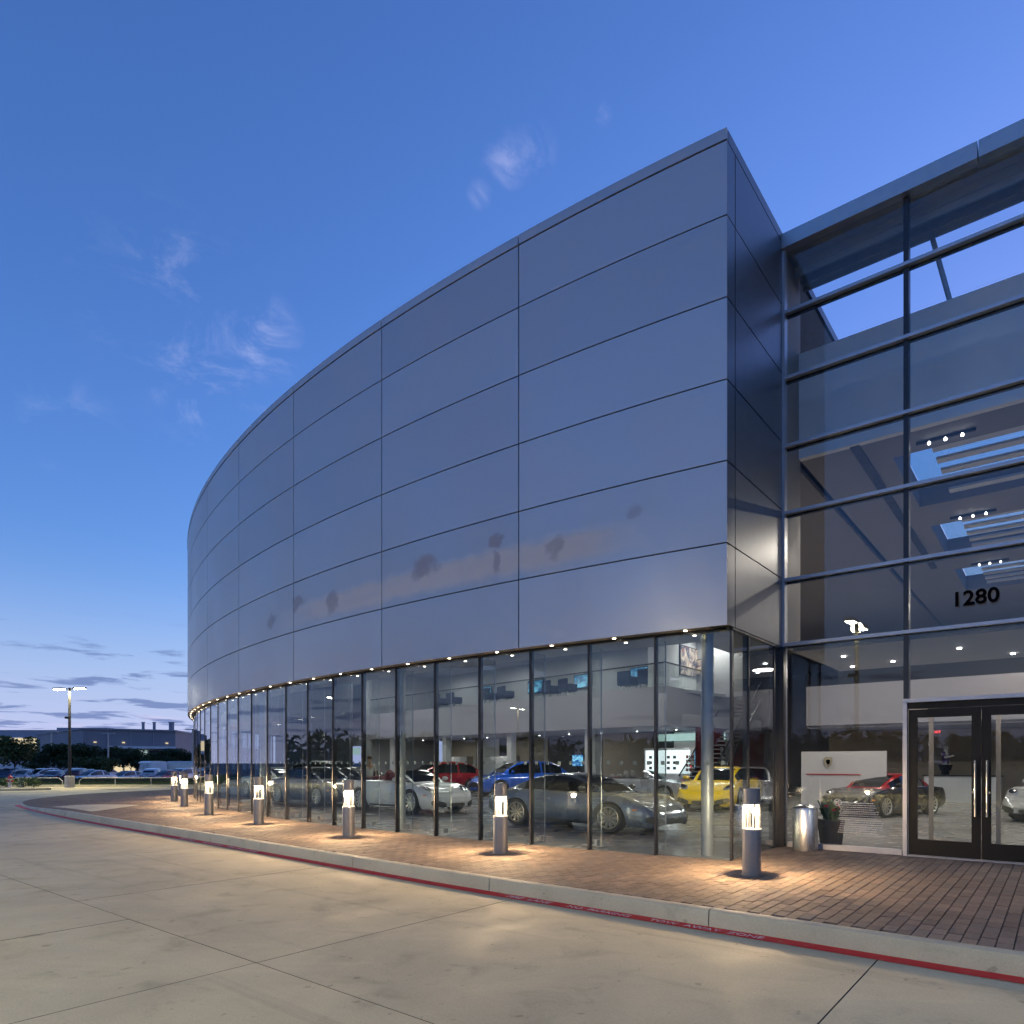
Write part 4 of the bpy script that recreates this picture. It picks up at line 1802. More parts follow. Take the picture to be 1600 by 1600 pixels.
    if open_top:
        if ('cock',) not in d:
            d[('cock',)] = P('cockpit', 'black_plastic', (-.12, 0), (.62, .60), 'z+', -.0, .006, 5, 0, 4, 28)
            mb = MB()
            for sy in (-.33, .33):
                mb.ball((-.42, sy, .98), (.10, .22, .20), 14, 8)
                mb.ball((-.46, sy, 1.14), (.06, .12, .07), 12, 6)
                mb.ball((-1.0, sy, .93), (.10, .24, .12), 14, 8)
            d[('seat',)] = mb.mesh('seat', None, 60)
            d[('ton',)] = P('folded_top', 'red_leather', (-1.18, 0), (.36, .60), 'z+', .05, .01, 5, 0, 4, 28)
            sw = MB()
            pts = [(.28 + .07 * math.cos(a), .34 + .16 * math.sin(a), .96 + .13 * math.cos(a)) for a in [2 * math.pi * i / 16 for i in range(17)]]
            sw.tube(pts, .014, 6, False)
            d[('wheel2',)] = sw.mesh('steering_wheel', 'black_plastic', True)
        obj('cockpit', d[('cock',)], root)
        o = obj('seat', d[('seat',)], root)
        if not o.data.materials:
            o.data.materials.append(None)
        o.material_slots[0].link = 'OBJECT'
        o.material_slots[0].material = M[trim]
        obj('folded_top', d[('ton',)], root)
        obj('steering_wheel', d[('wheel2',)], root)
    return root


def showroom_cars():
    car('coupe', 'slate', 'slate grey coupe parked just behind the curved glass wall', (1.70, 15.90), (.72, -.69), (1.09, 1.05, .97), rim='rim_gold')
    car('coupe', 'white', 'white convertible with dark red cockpit behind the glass wall', (-3.25, 21.2), (.72, -.69), 1.05, open_top=True, trim='red_leather', name='convertible_car')
    car('suv', 'blue', 'bright blue crossover parked behind the slate grey coupe', (.35, 31.2), (-.90, -.43), .98)
    car('suv', 'red', 'bright red crossover parked between white convertible and blue car', (-3.6, 33.0), (-.80, -.60), .96)
    car('coupe', 'yellow', 'yellow coupe facing out beside the corner column', (6.95, 22.6), (-.52, -.86), 1.06)
    car('coupe', 'silver', 'grey convertible parked before the white display wall', (4.9, 26.0), (.85, -.52), 1.0, open_top=True, name='convertible_car')
    car('coupe', 'indigo', 'dark slate coupe left of the white convertible', (-7.0, 24.6), (.75, -.66), 1.05)
    car('coupe', 'dark', 'black coupe behind the dark slate coupe', (-6.5, 29.4), (.70, -.71), 1.02)
    car('suv', 'silver', 'silver crossover at the back beyond the black coupe', (-8.9, 33.5), (.93, -.36), 1.0)
    car('coupe', 'cream', 'cream coupe at the far curve of the glass wall', (-10.2, 29.6), (.70, -.71), 1.02)
    car('coupe', 'maroon', 'maroon coupe half hidden behind the yellow coupe', (8.3, 25.5), (-.5, -.86), 1.0)
    car('coupe', 'dark', 'dark coupe with red roof behind the entrance side pane', (10.7, 19.6), (-.86, -.5), .92, roof='red')
    car('coupe', 'silver', 'silver coupe seen through the right entrance door', (14.8, 17.6), (-.9, -.43), 1.05)


showroom_cars()

# ------------------------------------------------------------------ street furniture
def build_bollards():
    spots = [(3.21, 9.09, 'lit grey bollard lamp by the glass corner, nearest the entrance'),
             (-.19, 11.28, 'lit bollard lamp in front of the slate grey coupe'),
             (-3.3, 13.7, 'lit bollard lamp in front of the white convertible'),
             (-6.2, 16.6, 'lit bollard lamp in front of the dark slate coupe'),
             (-8.8, 19.7, 'fifth lit bollard lamp counted from the entrance'),
             (-11.3, 23.4, 'sixth lit bollard lamp counted from the entrance'),
             (-13.2, 26.5, 'seventh bollard lamp counted from the entrance, leftmost in the row'),
             (-15.2, 31.2, 'farthest bollard lamp at the bend of the showroom')]
    src = thing('bollard_lamp', spots[0][2], 'bollard lamp', (spots[0][0], spots[0][1], walk_z(spots[0][0])), 0, 'lit bollards along the sidewalk')
    m = MB()
    m.lathe([(.135, 0), (.135, .012), (.122, .014), (.122, .22), (.1205, .222), (.1205, .226), (.122, .228), (.122, .60), (.118, .615)], seg=32)
    m.build('post', 'bollard_grey', src, smooth=30)
    m = MB()
    m.lathe([(.119, .615), (.119, .95)], seg=32, caps=False)
    lens = m.build('lens', 'clear_glass', src, smooth=30)
    m = MB()
    m.lathe([(.1205, .612), (.124, .616), (.124, .628), (.118, .632)], seg=32, caps=False)
    m.build('lens_ring', 'rib_glow', src, smooth=30)
    m = MB()
    for k in range(8):
        a = 2 * math.pi * (k + .3) / 8
        m.box((.095 * math.cos(a), .095 * math.sin(a), .785), (.012, .012, .32))
    m.build('lens_rib', 'rib_glow', src)
    m = MB()
    for k in range(3):
        a = 2 * math.pi * k / 3 + .5
        m.box((.112 * math.cos(a), .112 * math.sin(a), .785), (.016, .016, .335))
    m.build('strut', 'bollard_grey', src)
    m = MB()
    m.lathe([(.02, .895), (.085, .90), (.1, .945)], seg=24)
    m.build('lamp_head', 'bollard_glow', src, smooth=True)
    m = MB()
    m.lathe([(.121, .948), (.121, .958), (.107, .966), (.107, 1.15), (.10, 1.158), (.0, 1.159)], seg=32)
    m.build('cap', 'bollard_grey', src, smooth=30)
    allb = [src]
    for x, y, lb in spots[1:]:
        allb.append(copy_thing(src, (x, y, walk_z(x)), random.uniform(0, 2), lb))
    for b in allb:
        lamp('bollard_light', 'POINT', (0, 0, .872), 84 * random.uniform(.85, 1.12), (1, .66, .36), b, shadow_soft_size=.045)


def build_pole_lamps():
    spots = [(-30.0, 46.0, 2.9, 'tall double-headed parking lot lamp on concrete base'), (-15.8, -6.0, .9, 'tall double-headed lot lamp reflected in the entrance glass'),
             (-32, -6.5, .6, 'lot lamp reflected in glass above the slate coupe'), (-48, -2, .8, 'lot lamp reflected in glass above the blue crossover'),
             (-41, 25, .3, 'lot lamp reflected high in glass left of white convertible'), (-60, 40, .3, 'lot lamp reflected small in the far curved glass'), (13, -8, .9, 'lot lamp behind the viewer lighting the entrance paving')]
    src = thing('pole_lamp', spots[0][3], 'lamp post', (spots[0][0], spots[0][1], -.2), spots[0][2], 'parking lot lamps')
    m = MB()
    m.lathe([(.30, 0), (.30, .78), (.27, .82)], seg=20)
    m.build('base', 'concrete_plain', src, smooth=30)
    m = MB()
    m.lathe([(.10, .82), (.075, 6.75), (.05, 6.8)], seg=14)
    m.box((.0, .14, 4.75), (.16, .34, .14))
    m.build('pole', 'pole_dark', src, smooth=30)
    for s in (1, -1):
        m = MB()
        m.bar((0, 0, 6.7), (.45 * s, 0, 6.74), .06)
        m.box((.85 * s, 0, 6.76), (.75, .36, .10))
        m.build('lamp_head', 'pole_dark', src)
        m = MB()
        m.box((.86 * s, 0, 6.695), (.64, .30, .03))
        m.build('lamp_panel', 'lot_led', src)
    poles = [src]
    for x, y, rz, lb in spots[1:]:
        poles.append(copy_thing(src, (x, y, -.2), rz, lb))
    for p, e in zip(poles, (500, 3700, 1900, 1200, 1200, 700, 500)):
        lamp('lot_light', 'SPOT', (0, 0, 6.62), e, (1, .85, .43), p, (0, 0, 0), spot_size=R(165), spot_blend=.6, shadow_soft_size=.3)
    poles[1].scale = (1.35,) * 3


def build_bin_and_planter():
    t = thing('waste_bin', 'brushed steel round waste bin beside the entrance', 'bin', (5.02, 11.62, .0))
    m = MB()
    m.lathe([(.188, .0), (.188, .02), (.2, .022), (.2, .70), (.196, .71)], seg=40)
    m.build('drum', 'brushed_steel', t, smooth=30)
    m = MB()
    m.lathe([(.2, .71), (.195, .73), (.15, .765), (.075, .79), (.07, .775)], seg=40, caps=False)
    m.build('domed_lid', 'brushed_steel', t, smooth=30)
    m = MB()
    m.lathe([(.0, .772), (.072, .772), (.072, .78)], seg=24, caps=False)
    m.build('opening', 'black_plastic', t)
    t = thing('planter', 'dark square planter with red flowers behind the bin', 'planter', tuple(S(.70, .38, .012)))
    m = MB()
    a, b, h = .13, .17, .48
    m.add([(-a, -a, 0), (a, -a, 0), (a, a, 0), (-a, a, 0), (-b, -b, h), (b, -b, h), (b, b, h), (-b, b, h)], [(3, 2, 1, 0), (0, 1, 5, 4), (1, 2, 6, 5), (2, 3, 7, 6), (3, 0, 4, 7), (4, 5, 6, 7)])
    m.build('pot', 'pot_grey', t)
    rnd = random.Random(2)
    m = MB()
    for i in range(90):
        an = rnd.uniform(0, 6.28)
        ln, sp = rnd.uniform(.14, .42), rnd.uniform(.05, .3)
        p0 = Vector((rnd.uniform(-.1, .1), rnd.uniform(-.1, .1), h))
        d = Vector((math.cos(an), math.sin(an), 0))
        s = Vector((-d.y, d.x, 0)) * rnd.uniform(.012, .03)
        p1 = p0 + d * sp * .5 + UP * ln * .8
        p2 = p0 + d * sp * 1.1 + UP * ln * rnd.uniform(.5, 1)
        m.add([p0 - s * .4, p0 + s * .4, p1 + s, p1 - s, p2], [(0, 1, 2, 3), (3, 2, 4)])
    m.build('foliage', 'leaf_green', t)
    m = MB()
    for c in ((-.12, -.08, h + .22), (.05, -.12, h + .26), (.14, .02, h + .18), (-.02, -.16, h + .15)):
        for k in range(16):
            an, el = rnd.uniform(0, 6.28), rnd.uniform(-.3, 1.2)
            d = Vector((math.cos(an) * math.cos(el), math.sin(an) * math.cos(el), math.sin(el)))
            s = d.cross(UP).normalized() * .028
            q = Vector(c)
            m.add([q, q + d * .04 + s, q + d * .075, q + d * .04 - s], [(0, 1, 2, 3)])
    m.build('blossom', 'petal_red', t)


def decal():
    """white print low on the side pane of the entrance: a ring emblem and lines of fine print"""
    t = thing('window_decal', 'white ring emblem and lines of fine print on entrance pane', 'decal', tuple(S(1.2, .015, .55)))
    fr = Matrix((E1, UP, -E2)).transposed()
    t.rotation_euler = fr.to_euler()
    rnd = random.Random(9)
    m = MB()
    for k in range(28):
        a0, a1 = 2 * math.pi * k / 28, 2 * math.pi * (k + 1) / 28
        vs = []
        for a in (a0, a1):
            for r in (.052, .062):
                vs.append((-.30 + r * math.cos(a), .27 + r * math.sin(a), 0))
        m.add(vs, [(0, 1, 3, 2)])
    m.bar((-.33, .24, 0), (-.33, .30, 0), .014, .001, up=(0, 0, 1))
    m.bar((-.33, .27, 0), (-.275, .305, 0), .014, .001, up=(0, 0, 1))
    m.bar((-.33, .27, 0), (-.275, .235, 0), .014, .001, up=(0, 0, 1))
    m.build('ring_emblem', 'print_white', t)
    m = MB()
    for r in range(15):
        y = .26 - r * .036
        x = -.30 + .05 * (r < 6) * (1 if r < 4 else .5) + (.25 - abs(r - 9) * .01 - .2)
        x1 = .28 + r * .012 - rnd.uniform(0, .06) - (.1 if r > 12 else 0)
        while x < x1:
            w = rnd.uniform(.008, .03)
            m.add([(x, y, 0), (x + w, y, 0), (x + w, y + .014, 0), (x, y + .014, 0)], [(0, 1, 2, 3)])
            x += w + .008
    m.build('fine_print', 'print_white', t)


build_bollards()
build_pole_lamps()
build_bin_and_planter()
decal()


# ------------------------------------------------------------------ showroom furnishing
def frame_at(o, origin, ex, ey, ez=UP):
    o.matrix_world = Matrix.Translation(origin) @ Matrix((ex, ey, ez)).transposed().to_4x4()


def build_interior_things():
    M1, M2, md, mn = MEZZ
    ax = (md, mn, UP)
    # white lit display wall with swatches under the mezzanine
    t = thing('display_wall', 'bright white lit display wall with colour swatches', 'display')
    o0 = M1 + md * 2.1 + mn * 4.6
    m = MB()
    m.box(o0 + UP * 1.46, (4.2, .12, 1.5), ax)
    m.build('panel', 'white_wall', t)
    m = MB()
    m.box(o0 - mn * .068 + md * .75 + UP * 1.55, (2.5, .01, 1.1), ax)
    m.build('light_box', 'display_white', t)
    m = MB()
    m.box(o0 - mn * .07 - md * 1.35 + UP * 1.55, (1.25, .012, 1.0), ax)
    m.build('blue_image', 'blue_image', t)
    m = MB()
    rnd = random.Random(4)
    for i in range(5):
        for j in range(3):
            if rnd.random() < .65:
                m.box(o0 - mn * .08 + md * (1.7 - i * .34) + UP * (1.25 + j * .26), (.16, .02, .13), ax)
    m.build('swatch', 'dark_wall', t)
    m = MB()
    for i in range(3):
        for j in range(4):
            m.box(o0 - mn * .08 - md * (.35 + i * .16) + UP * (1.18 + j * .2), (.12, .02, .14), ax)
    m.build('leather_swatch', 'red_leather', t)
    # upper-floor screens
    for i, (s, lb) in enumerate(((1.6, 'picture screen on the gallery wall nearest the stair'), (4.6, 'blue screen above the white display wall'), (8.4, 'blue screen on the gallery wall above the slate coupe'),
                                 (12.0, 'blue screen on the gallery wall above the blue crossover'), (16.5, 'blue screen on the gallery wall above the red crossover'))):
        c = M1 + md * s + mn * 4.82 + UP * 5.9
        t = thing('wall_screen', lb, 'screen', tuple(c), 0, 'screens on the gallery wall')
        m = MB()
        m.box(Vector((0, 0, 0)), (1.25, .08, .75), ax)
        m.build('case', 'black_plastic', t)
        m = MB()
        m.box(-mn * .046, (1.17, .01, .67), ax)
        m.build('picture', 'picture_print' if i == 0 else 'tv_screen', t)
    # lounge chairs along the rail
    src = None
    for i, s in enumerate((1.5, 2.6, 6.2, 7.3, 10.6, 11.8, 15.0, 16.2)):
        c = M1 + md * s + mn * 1.2 + UP * 4.62
        lbs = ['dark blue lounge chair on the gallery, nearest the stair', 'dark blue lounge chair, second from the stair', 'dark blue lounge chair, third along the gallery rail', 'dark blue lounge chair, fourth along the gallery rail',
               'dark blue lounge chair, fifth along the gallery rail', 'dark blue lounge chair, sixth along the gallery rail', 'dark blue lounge chair, seventh along the gallery rail', 'dark blue lounge chair, last along the gallery rail']
        if src is None:
            src = thing('lounge_chair', lbs[0], 'chair', tuple(c), math.atan2(md.y, md.x), 'chairs on the gallery')
            m = MB()
            m.box((0, 0, .36), (.7, .62, .16))
            m.build('seat', 'chair_blue', src)
            m = MB()
            m.box((0, .28, .62), (.7, .12, .52))
            m.build('backrest', 'chair_blue', src)
            for sx in (-1, 1):
                m = MB()
                m.box((sx * .34, 0, .48), (.09, .6, .3))
                m.build('armrest', 'chair_blue', src)
            for sx in (-.28, .28):
                for sy in (-.22, .22):
                    m = MB()
                    m.box((sx, sy, .14), (.04, .04, .28))
                    m.build('leg', 'chrome', src)
        else:
            copy_thing(src, tuple(c), math.atan2(md.y, md.x) + random.uniform(-.3, .3), lbs[i])
    # two framed pictures on the picture wall
    for v, w, lb in ((4.25, 2.0, 'large framed print on the white gallery wall, left one'), (8.2, 2.0, 'large framed print on the white gallery wall, right one')):
        c = M1 - E1 * .77 + E2 * v + UP * 6.1
        t = thing('framed_print', lb, 'picture', tuple(c), 0, 'prints on the gallery wall')
        m = MB()
        m.box((0, 0, 0), (.05, w, 1.35), AXS)
        m.build('frame', 'dark_frame', t)
        m = MB()
        m.box(E1 * .028, (.01, w - .08, 1.27), AXS)
        m.build('print', 'picture_print', t)
    # stair rising beside the maroon wall
    t = thing('staircase', 'dark open staircase with red lights rising by maroon wall', 'staircase')
    b0, b1 = Vector((7.1, 26.4, 0)), Vector((11.6, 33.2, 4.55))
    hd = Vector((b1.x - b0.x, b1.y - b0.y, 0))
    run = hd.length
    hd.normalize()
    sd_ = Vector((hd.y, -hd.x, 0))
    nst = 24
    for i in range(nst):
        m = MB()
        m.box(b0 + hd * (run * (i + .5) / nst) + UP * (4.55 * (i + 1) / nst), (run / nst + .03, 1.2, .05), (hd, sd_, UP))
        m.build('tread', 'grey_wall', t)
    for s in (-.62, .62):
        m = MB()
        m.bar(b0 + sd_ * s + UP * .05, b1 + sd_ * s, .06, .28)
        m.build('stringer', 'dark_frame', t)
        m = MB()
        m.tube([b0 + sd_ * s + UP * 1.0, b1 + sd_ * s + UP * .95], .03, 8)
        m.build('handrail', 'dark_frame', t, smooth=True)
        m = MB()
        a, b = b0 + sd_ * s + UP * .15, b1 + sd_ * s + UP * .1
        m.add([a, b, b + UP * .8, a + UP * .8, a + sd_ * .012, b + sd_ * .012, b + UP * .8 + sd_ * .012, a + UP * .8 + sd_ * .012], [(0, 1, 2, 3), (4, 7, 6, 5), (3, 2, 6, 7), (0, 4, 5, 1)])
        m.build('rail_glass', 'clear_glass', t)
    for i in range(8):
        m = MB()
        m.ball(b0 + (b1 - b0) * ((i + .5) / 8) - sd_ * .66 + UP * .5, .03, 8, 6)
        m.build('red_light', 'led_red', t)
    # reception wall, emblem, counter in the lobby
    c = Vector((9.75, 20.0, 0))
    t = thing('reception_wall', 'low white reception wall with shield emblem in the lobby', 'reception')
    m = MB()
    m.box(c + UP * .92, (2.3, .12, 1.84), AXS)
    m.build('panel', 'white_wall', t)
    m = MB()
    m.box(c - E2 * .07 - E1 * .25 + UP * 1.16, (1.5, .01, .03), AXS)
    m.build('red_line', 'petal_red', t)
    q = c - E2 * .075 - E1 * .38 + UP * 1.52
    sh = [(-.11, .14), (0, .155), (.11, .14), (.11, .0), (.075, -.10), (0, -.15), (-.075, -.10), (-.11, 0)]
    m = MB()
    n = len(sh)
    vs = [q + E1 * a + UP * b for a, b in sh] + [q + E1 * a + UP * b - E2 * .02 for a, b in sh]
    m.add(vs, [tuple(range(n)), tuple(range(n, 2 * n))[::-1]] + [(i, i + n, (i + 1) % n + n, (i + 1) % n) for i in range(n)])
    em = m.build('shield_emblem', 'rim_gold', t)
    m = MB()
    m.add([q + E1 * a * .5 + UP * b * .5 - E2 * .024 for a, b in sh], [tuple(range(n))])
    m.build('shield_field', 'number_black', em)
    t = thing('reception_counter', 'grey reception counter below the mannequin', 'counter', tuple(Vector((17.0, 25.6, .0))))
    m = MB()
    m.box((0, 0, .5), (2.4, .7, 1.0), AXS)
    m.build('body', 'white_wall', t)
    m = MB()
    m.box((0, 0, 1.02), (2.5, .8, .04), AXS)
    m.build('top', 'dark_frame', t)
    # exit sign
    t = thing('exit_sign', 'small red illuminated exit sign above the lobby', 'sign', tuple(Vector((15.4, 24.6, 2.62))))
    m = MB()
    m.box((0, 0, 0), (.30, .05, .2), AXS)
    m.build('case', 'black_plastic', t)
    me = text_mesh('EXIT', .13, 'exit_red', 'lettering', .004)
    o = obj('lettering', me, t)
    o.matrix_local = Matrix.Translation(-E2 * .03 - UP * .045) @ Matrix((E1, UP, -E2)).transposed().to_4x4()
    # monitor and cabinets under the mezzanine
    t = thing('desk_monitor', 'bright blue monitor standing behind the blue crossover', 'monitor', tuple(M1 + md * 6.6 + mn * 2.4 + UP * .0))
    m = MB()
    m.box((0, 0, 1.62), (.75, .06, .6), ax)
    m.build('case', 'black_plastic', t)
    m = MB()
    m.box(-mn * .036 + UP * 1.62, (.69, .01, .54), ax)
    m.build('screen', 'blue_image', t)
    m = MB()
    m.box((0, 0, .66), (.06, .06, 1.3), ax)
    m.box((0, 0, .02), (.5, .4, .03), ax)
    m.build('stand', 'dark_frame', t)
    for s, w, lb in ((13.5, 2.4, 'pale cabinet under the gallery behind the red crossover'), (17.4, 1.8, 'pale cabinet under the gallery left of the red crossover')):
        t = thing('cabinet', lb, 'cabinet', tuple(M1 + md * s + mn * 3.6), 0, 'cabinets under the gallery')
        m = MB()
        m.box((0, 0, .95), (w, .5, 1.9), ax)
        m.build('carcass', 'tan_wall', t)
        for k in range(3):
            m = MB()
            m.box(md * (w * (k - 1) / 3) - mn * .262 + UP * .95, (w / 3 - .02, .02, 1.84), ax)
            m.build('door', 'white_wall', t)


def figure(name, label, category, loc, rz, colours, pose='stand', base=0):
    """standing figure grown from a joint skeleton; clothing and head parts are children"""
    root = thing(name, label, category, loc, rz)
    top, legs, head_c, hair = colours
    J = {'pel': (0, 0, .93 + base), 'waist': (0, .0, 1.08 + base), 'chest': (0, .01, 1.30 + base), 'neck': (0, .0, 1.47 + base), 'head': (0, -.015, 1.56 + base), 'crown': (0, -.01, 1.70 + base)}
    for s, k in ((1, 'l'), (-1, 'r')):
        J[k + 'sh'] = (.17 * s, .01, 1.41 + base)
        J[k + 'el'] = (.235 * s, .02 if pose != 'reach' or s > 0 else -.12, 1.13 + base if pose != 'reach' or s > 0 else 1.24 + base)
        J[k + 'wr'] = (.225 * s, -.08, .88 + base) if pose != 'reach' or s > 0 else (.12 * s, -.30, 1.30 + base)
        J[k + 'ha'] = (.215 * s, -.11, .80 + base) if pose != 'reach' or s > 0 else (.08 * s, -.37, 1.33 + base)
        J[k + 'hip'] = (.09 * s, 0, .88 + base)
        J[k + 'kn'] = (.10 * s, -.02 * s, .49 + base)
        J[k + 'an'] = (.105 * s, .02, .09 + base)
        J[k + 'to'] = (.12 * s, -.14, .03 + base)
    E_ = [('pel', 'waist'), ('waist', 'chest'), ('chest', 'neck'), ('neck', 'head'), ('head', 'crown')]
    for k in 'lr':
        E_ += [('chest', k + 'sh'), (k + 'sh', k + 'el'), (k + 'el', k + 'wr'), (k + 'wr', k + 'ha'), ('pel', k + 'hip'), (k + 'hip', k + 'kn'), (k + 'kn', k + 'an'), (k + 'an', k + 'to')]
    rad = dict(pel=(.15, .11), waist=(.13, .095), chest=(.155, .11), neck=(.055, .055), head=(.075, .09), crown=(.06, .07))
    for k in 'lr':
        rad.update({k + 'sh': (.065, .065), k + 'el': (.045, .045), k + 'wr': (.032, .028), k + 'ha': (.04, .022), k + 'hip': (.085, .09), k + 'kn': (.06, .06), k + 'an': (.042, .045), k + 'to': (.045, .03)})

    def skin(nm, keys, grow, m_):
        idx = {k: i for i, k in enumerate(keys)}
        me = bpy.data.meshes.new(nm)
        me.from_pydata([J[k] for k in keys], [(idx[a], idx[b]) for a, b in E_ if a in idx and b in idx], [])
        me.materials.append(M[m_])
        o = obj(nm, me, root)
        md_ = o.modifiers.new('skin', 'SKIN')
        md_.use_smooth_shade = True
        for i, k in enumerate(keys):
            r = rad[k]
            me.skin_vertices[0].data[i].radius = (r[0] * grow, r[1] * grow)
        me.skin_vertices[0].data[0].use_root = True
        sb = o.modifiers.new('sub', 'SUBSURF')
        sb.levels = 1
        sb.render_levels = 1
        return o
    skin('body', list(J), 1.0, head_c)
    skin('shirt', ['pel', 'waist', 'chest', 'lsh', 'lel', 'rsh', 'rel'], 1.12, top)
    skin('trousers', ['pel', 'lhip', 'lkn', 'lan', 'rhip', 'rkn', 'ran'], 1.13, legs)
    m = MB()
    m.ball((0, .012, 1.67 + base), (.088, .105, .085), 14, 8)
    m.build('hair' if hair != 'cap_white' else 'cap', hair, root, smooth=True)
    m = MB()
    m.ball((0, -.112, 1.595 + base), (.014, .02, .022), 8, 6)
    m.build('nose', head_c, root, smooth=True)
    return root


build_interior_things()
figure('person', 'person in pale shirt standing behind the white convertible', 'person', (-5.25, 25.0, .012), .4, ('shirt_white', 'cloth_dark', 'skin', 'hair_brown'))
fm = figure('mannequin', 'mannequin in purple top and white cap behind the doors', 'mannequin', (17.0, 26.6, .012), .5, ('shirt_purple', 'cloth_dark', 'white_wall', 'cap_white'), 'reach', .45)
pm_ = MB()
pm_.box((0, 0, .23), (.8, .8, .45))
pm_.build('plinth', 'white_wall', fm)


# ------------------------------------------------------------------ across the drive: grass, rail, hydrant, lot, trees, buildings
def grass_strip():
    rnd = random.Random(8)
    m = MB()
    for i in range(9000):
        x, y = rnd.uniform(-52, -10), rnd.uniform(47.9, 59.5)
        h = rnd.uniform(.08, .2)
        a = rnd.uniform(0, 3.14)
        dx, dy = math.cos(a) * .04, math.sin(a) * .04
        m.add([(x - dx, y - dy, -.22), (x + dx, y + dy, -.22), (x + rnd.uniform(-.06, .06), y + rnd.uniform(-.06, .06), -.22 + h)], [(0, 1, 2)])
    o = m.build('lawn_grass', 'leaf_olive')
    o['kind'] = 'stuff'
    o['label'] = 'strip of grass beyond the concrete drive'
    o['category'] = 'grass'


def leaf_cluster(mb, c, r, n, size, rnd, flat=1.0):
    for i in range(n):
        while True:
            p = Vector((rnd.uniform(-1, 1), rnd.uniform(-1, 1), rnd.uniform(-1, 1)))
            if .25 < p.length < 1:
                break
        p = Vector((p.x * r[0], p.y * r[1], p.z * r[2])) + Vector(c)
        d = Vector((rnd.gauss(0, 1), rnd.gauss(0, 1), rnd.gauss(0, .7))).normalized()
        s = d.cross(Vector((rnd.gauss(0, 1), rnd.gauss(0, 1), rnd.gauss(0, 1)))).normalized()
        z = size * rnd.uniform(.6, 1.4)
        mb.add([p - d * z, p + s * z * .5, p + d * z, p - s * z * .5], [(0, 1, 2, 3)])


TREES = []


def tree_meshes():
    for k in range(3):
        rnd = random.Random(20 + k)
        tr, cr = MB(), MB()
        H = 5.0
        tr.tube([(0, 0, -.2), (.05, .02, 1.0), (.0, .05, 2.2), (.05, 0, 3.6)], [.16, .12, .09, .04], 8)
        for i in range(12):
            a = rnd.uniform(0, 6.28)
            z0 = rnd.uniform(1.3, 3.4)
            L = rnd.uniform(.8, 1.7)
            e = (math.cos(a) * L, math.sin(a) * L, z0 + rnd.uniform(.5, 1.2))
            tr.tube([(0, .03, z0), (e[0] * .5, e[1] * .5, (z0 + e[2]) / 2 + .1), e], [.05, .03, .015], 5)
            leaf_cluster(cr, e, (.85, .85, .65), 190, .15, rnd)
        for i in range(9):
            a = rnd.uniform(0, 6.28)
            rr = rnd.uniform(0, 1.0)
            leaf_cluster(cr, (math.cos(a) * rr, math.sin(a) * rr, rnd.uniform(2.6, 4.5)), (.95, .95, .75), 210, .15, rnd)
        TREES.append((tr.mesh('trunk', 'bark', 40), cr.mesh('crown', ('leaf_dark', 'leaf_olive', 'leaf_dark')[k])))


def tree(k, x, y, z, s, label, wide=1.0, group='trees across the parking lot'):
    t = thing('tree', label, 'tree', (x, y, z), random.uniform(0, 6), group)
    t.scale = (s * wide, s * wide, s)
    obj('trunk', TREES[k][0], t)
    obj('crown', TREES[k][1], t)
    return t


def hedge():
    rnd = random.Random(31)
    m = MB()
    for i in range(150):
        x = -62 + i * .44
        leaf_cluster(m, (x, 60.2 + rnd.uniform(-.2, .2), -.02), (.45, .4, .27), 26, .1, rnd)
    t = thing('low_hedge', 'low dark hedge along the edge of the parking lot', 'hedge')
    m.build('foliage', 'leaf_dark', t)
    m = MB()
    m.box((-29, 60.2, -.05), (66, .5, .35))
    m.build('stems', 'bare_soil', t)


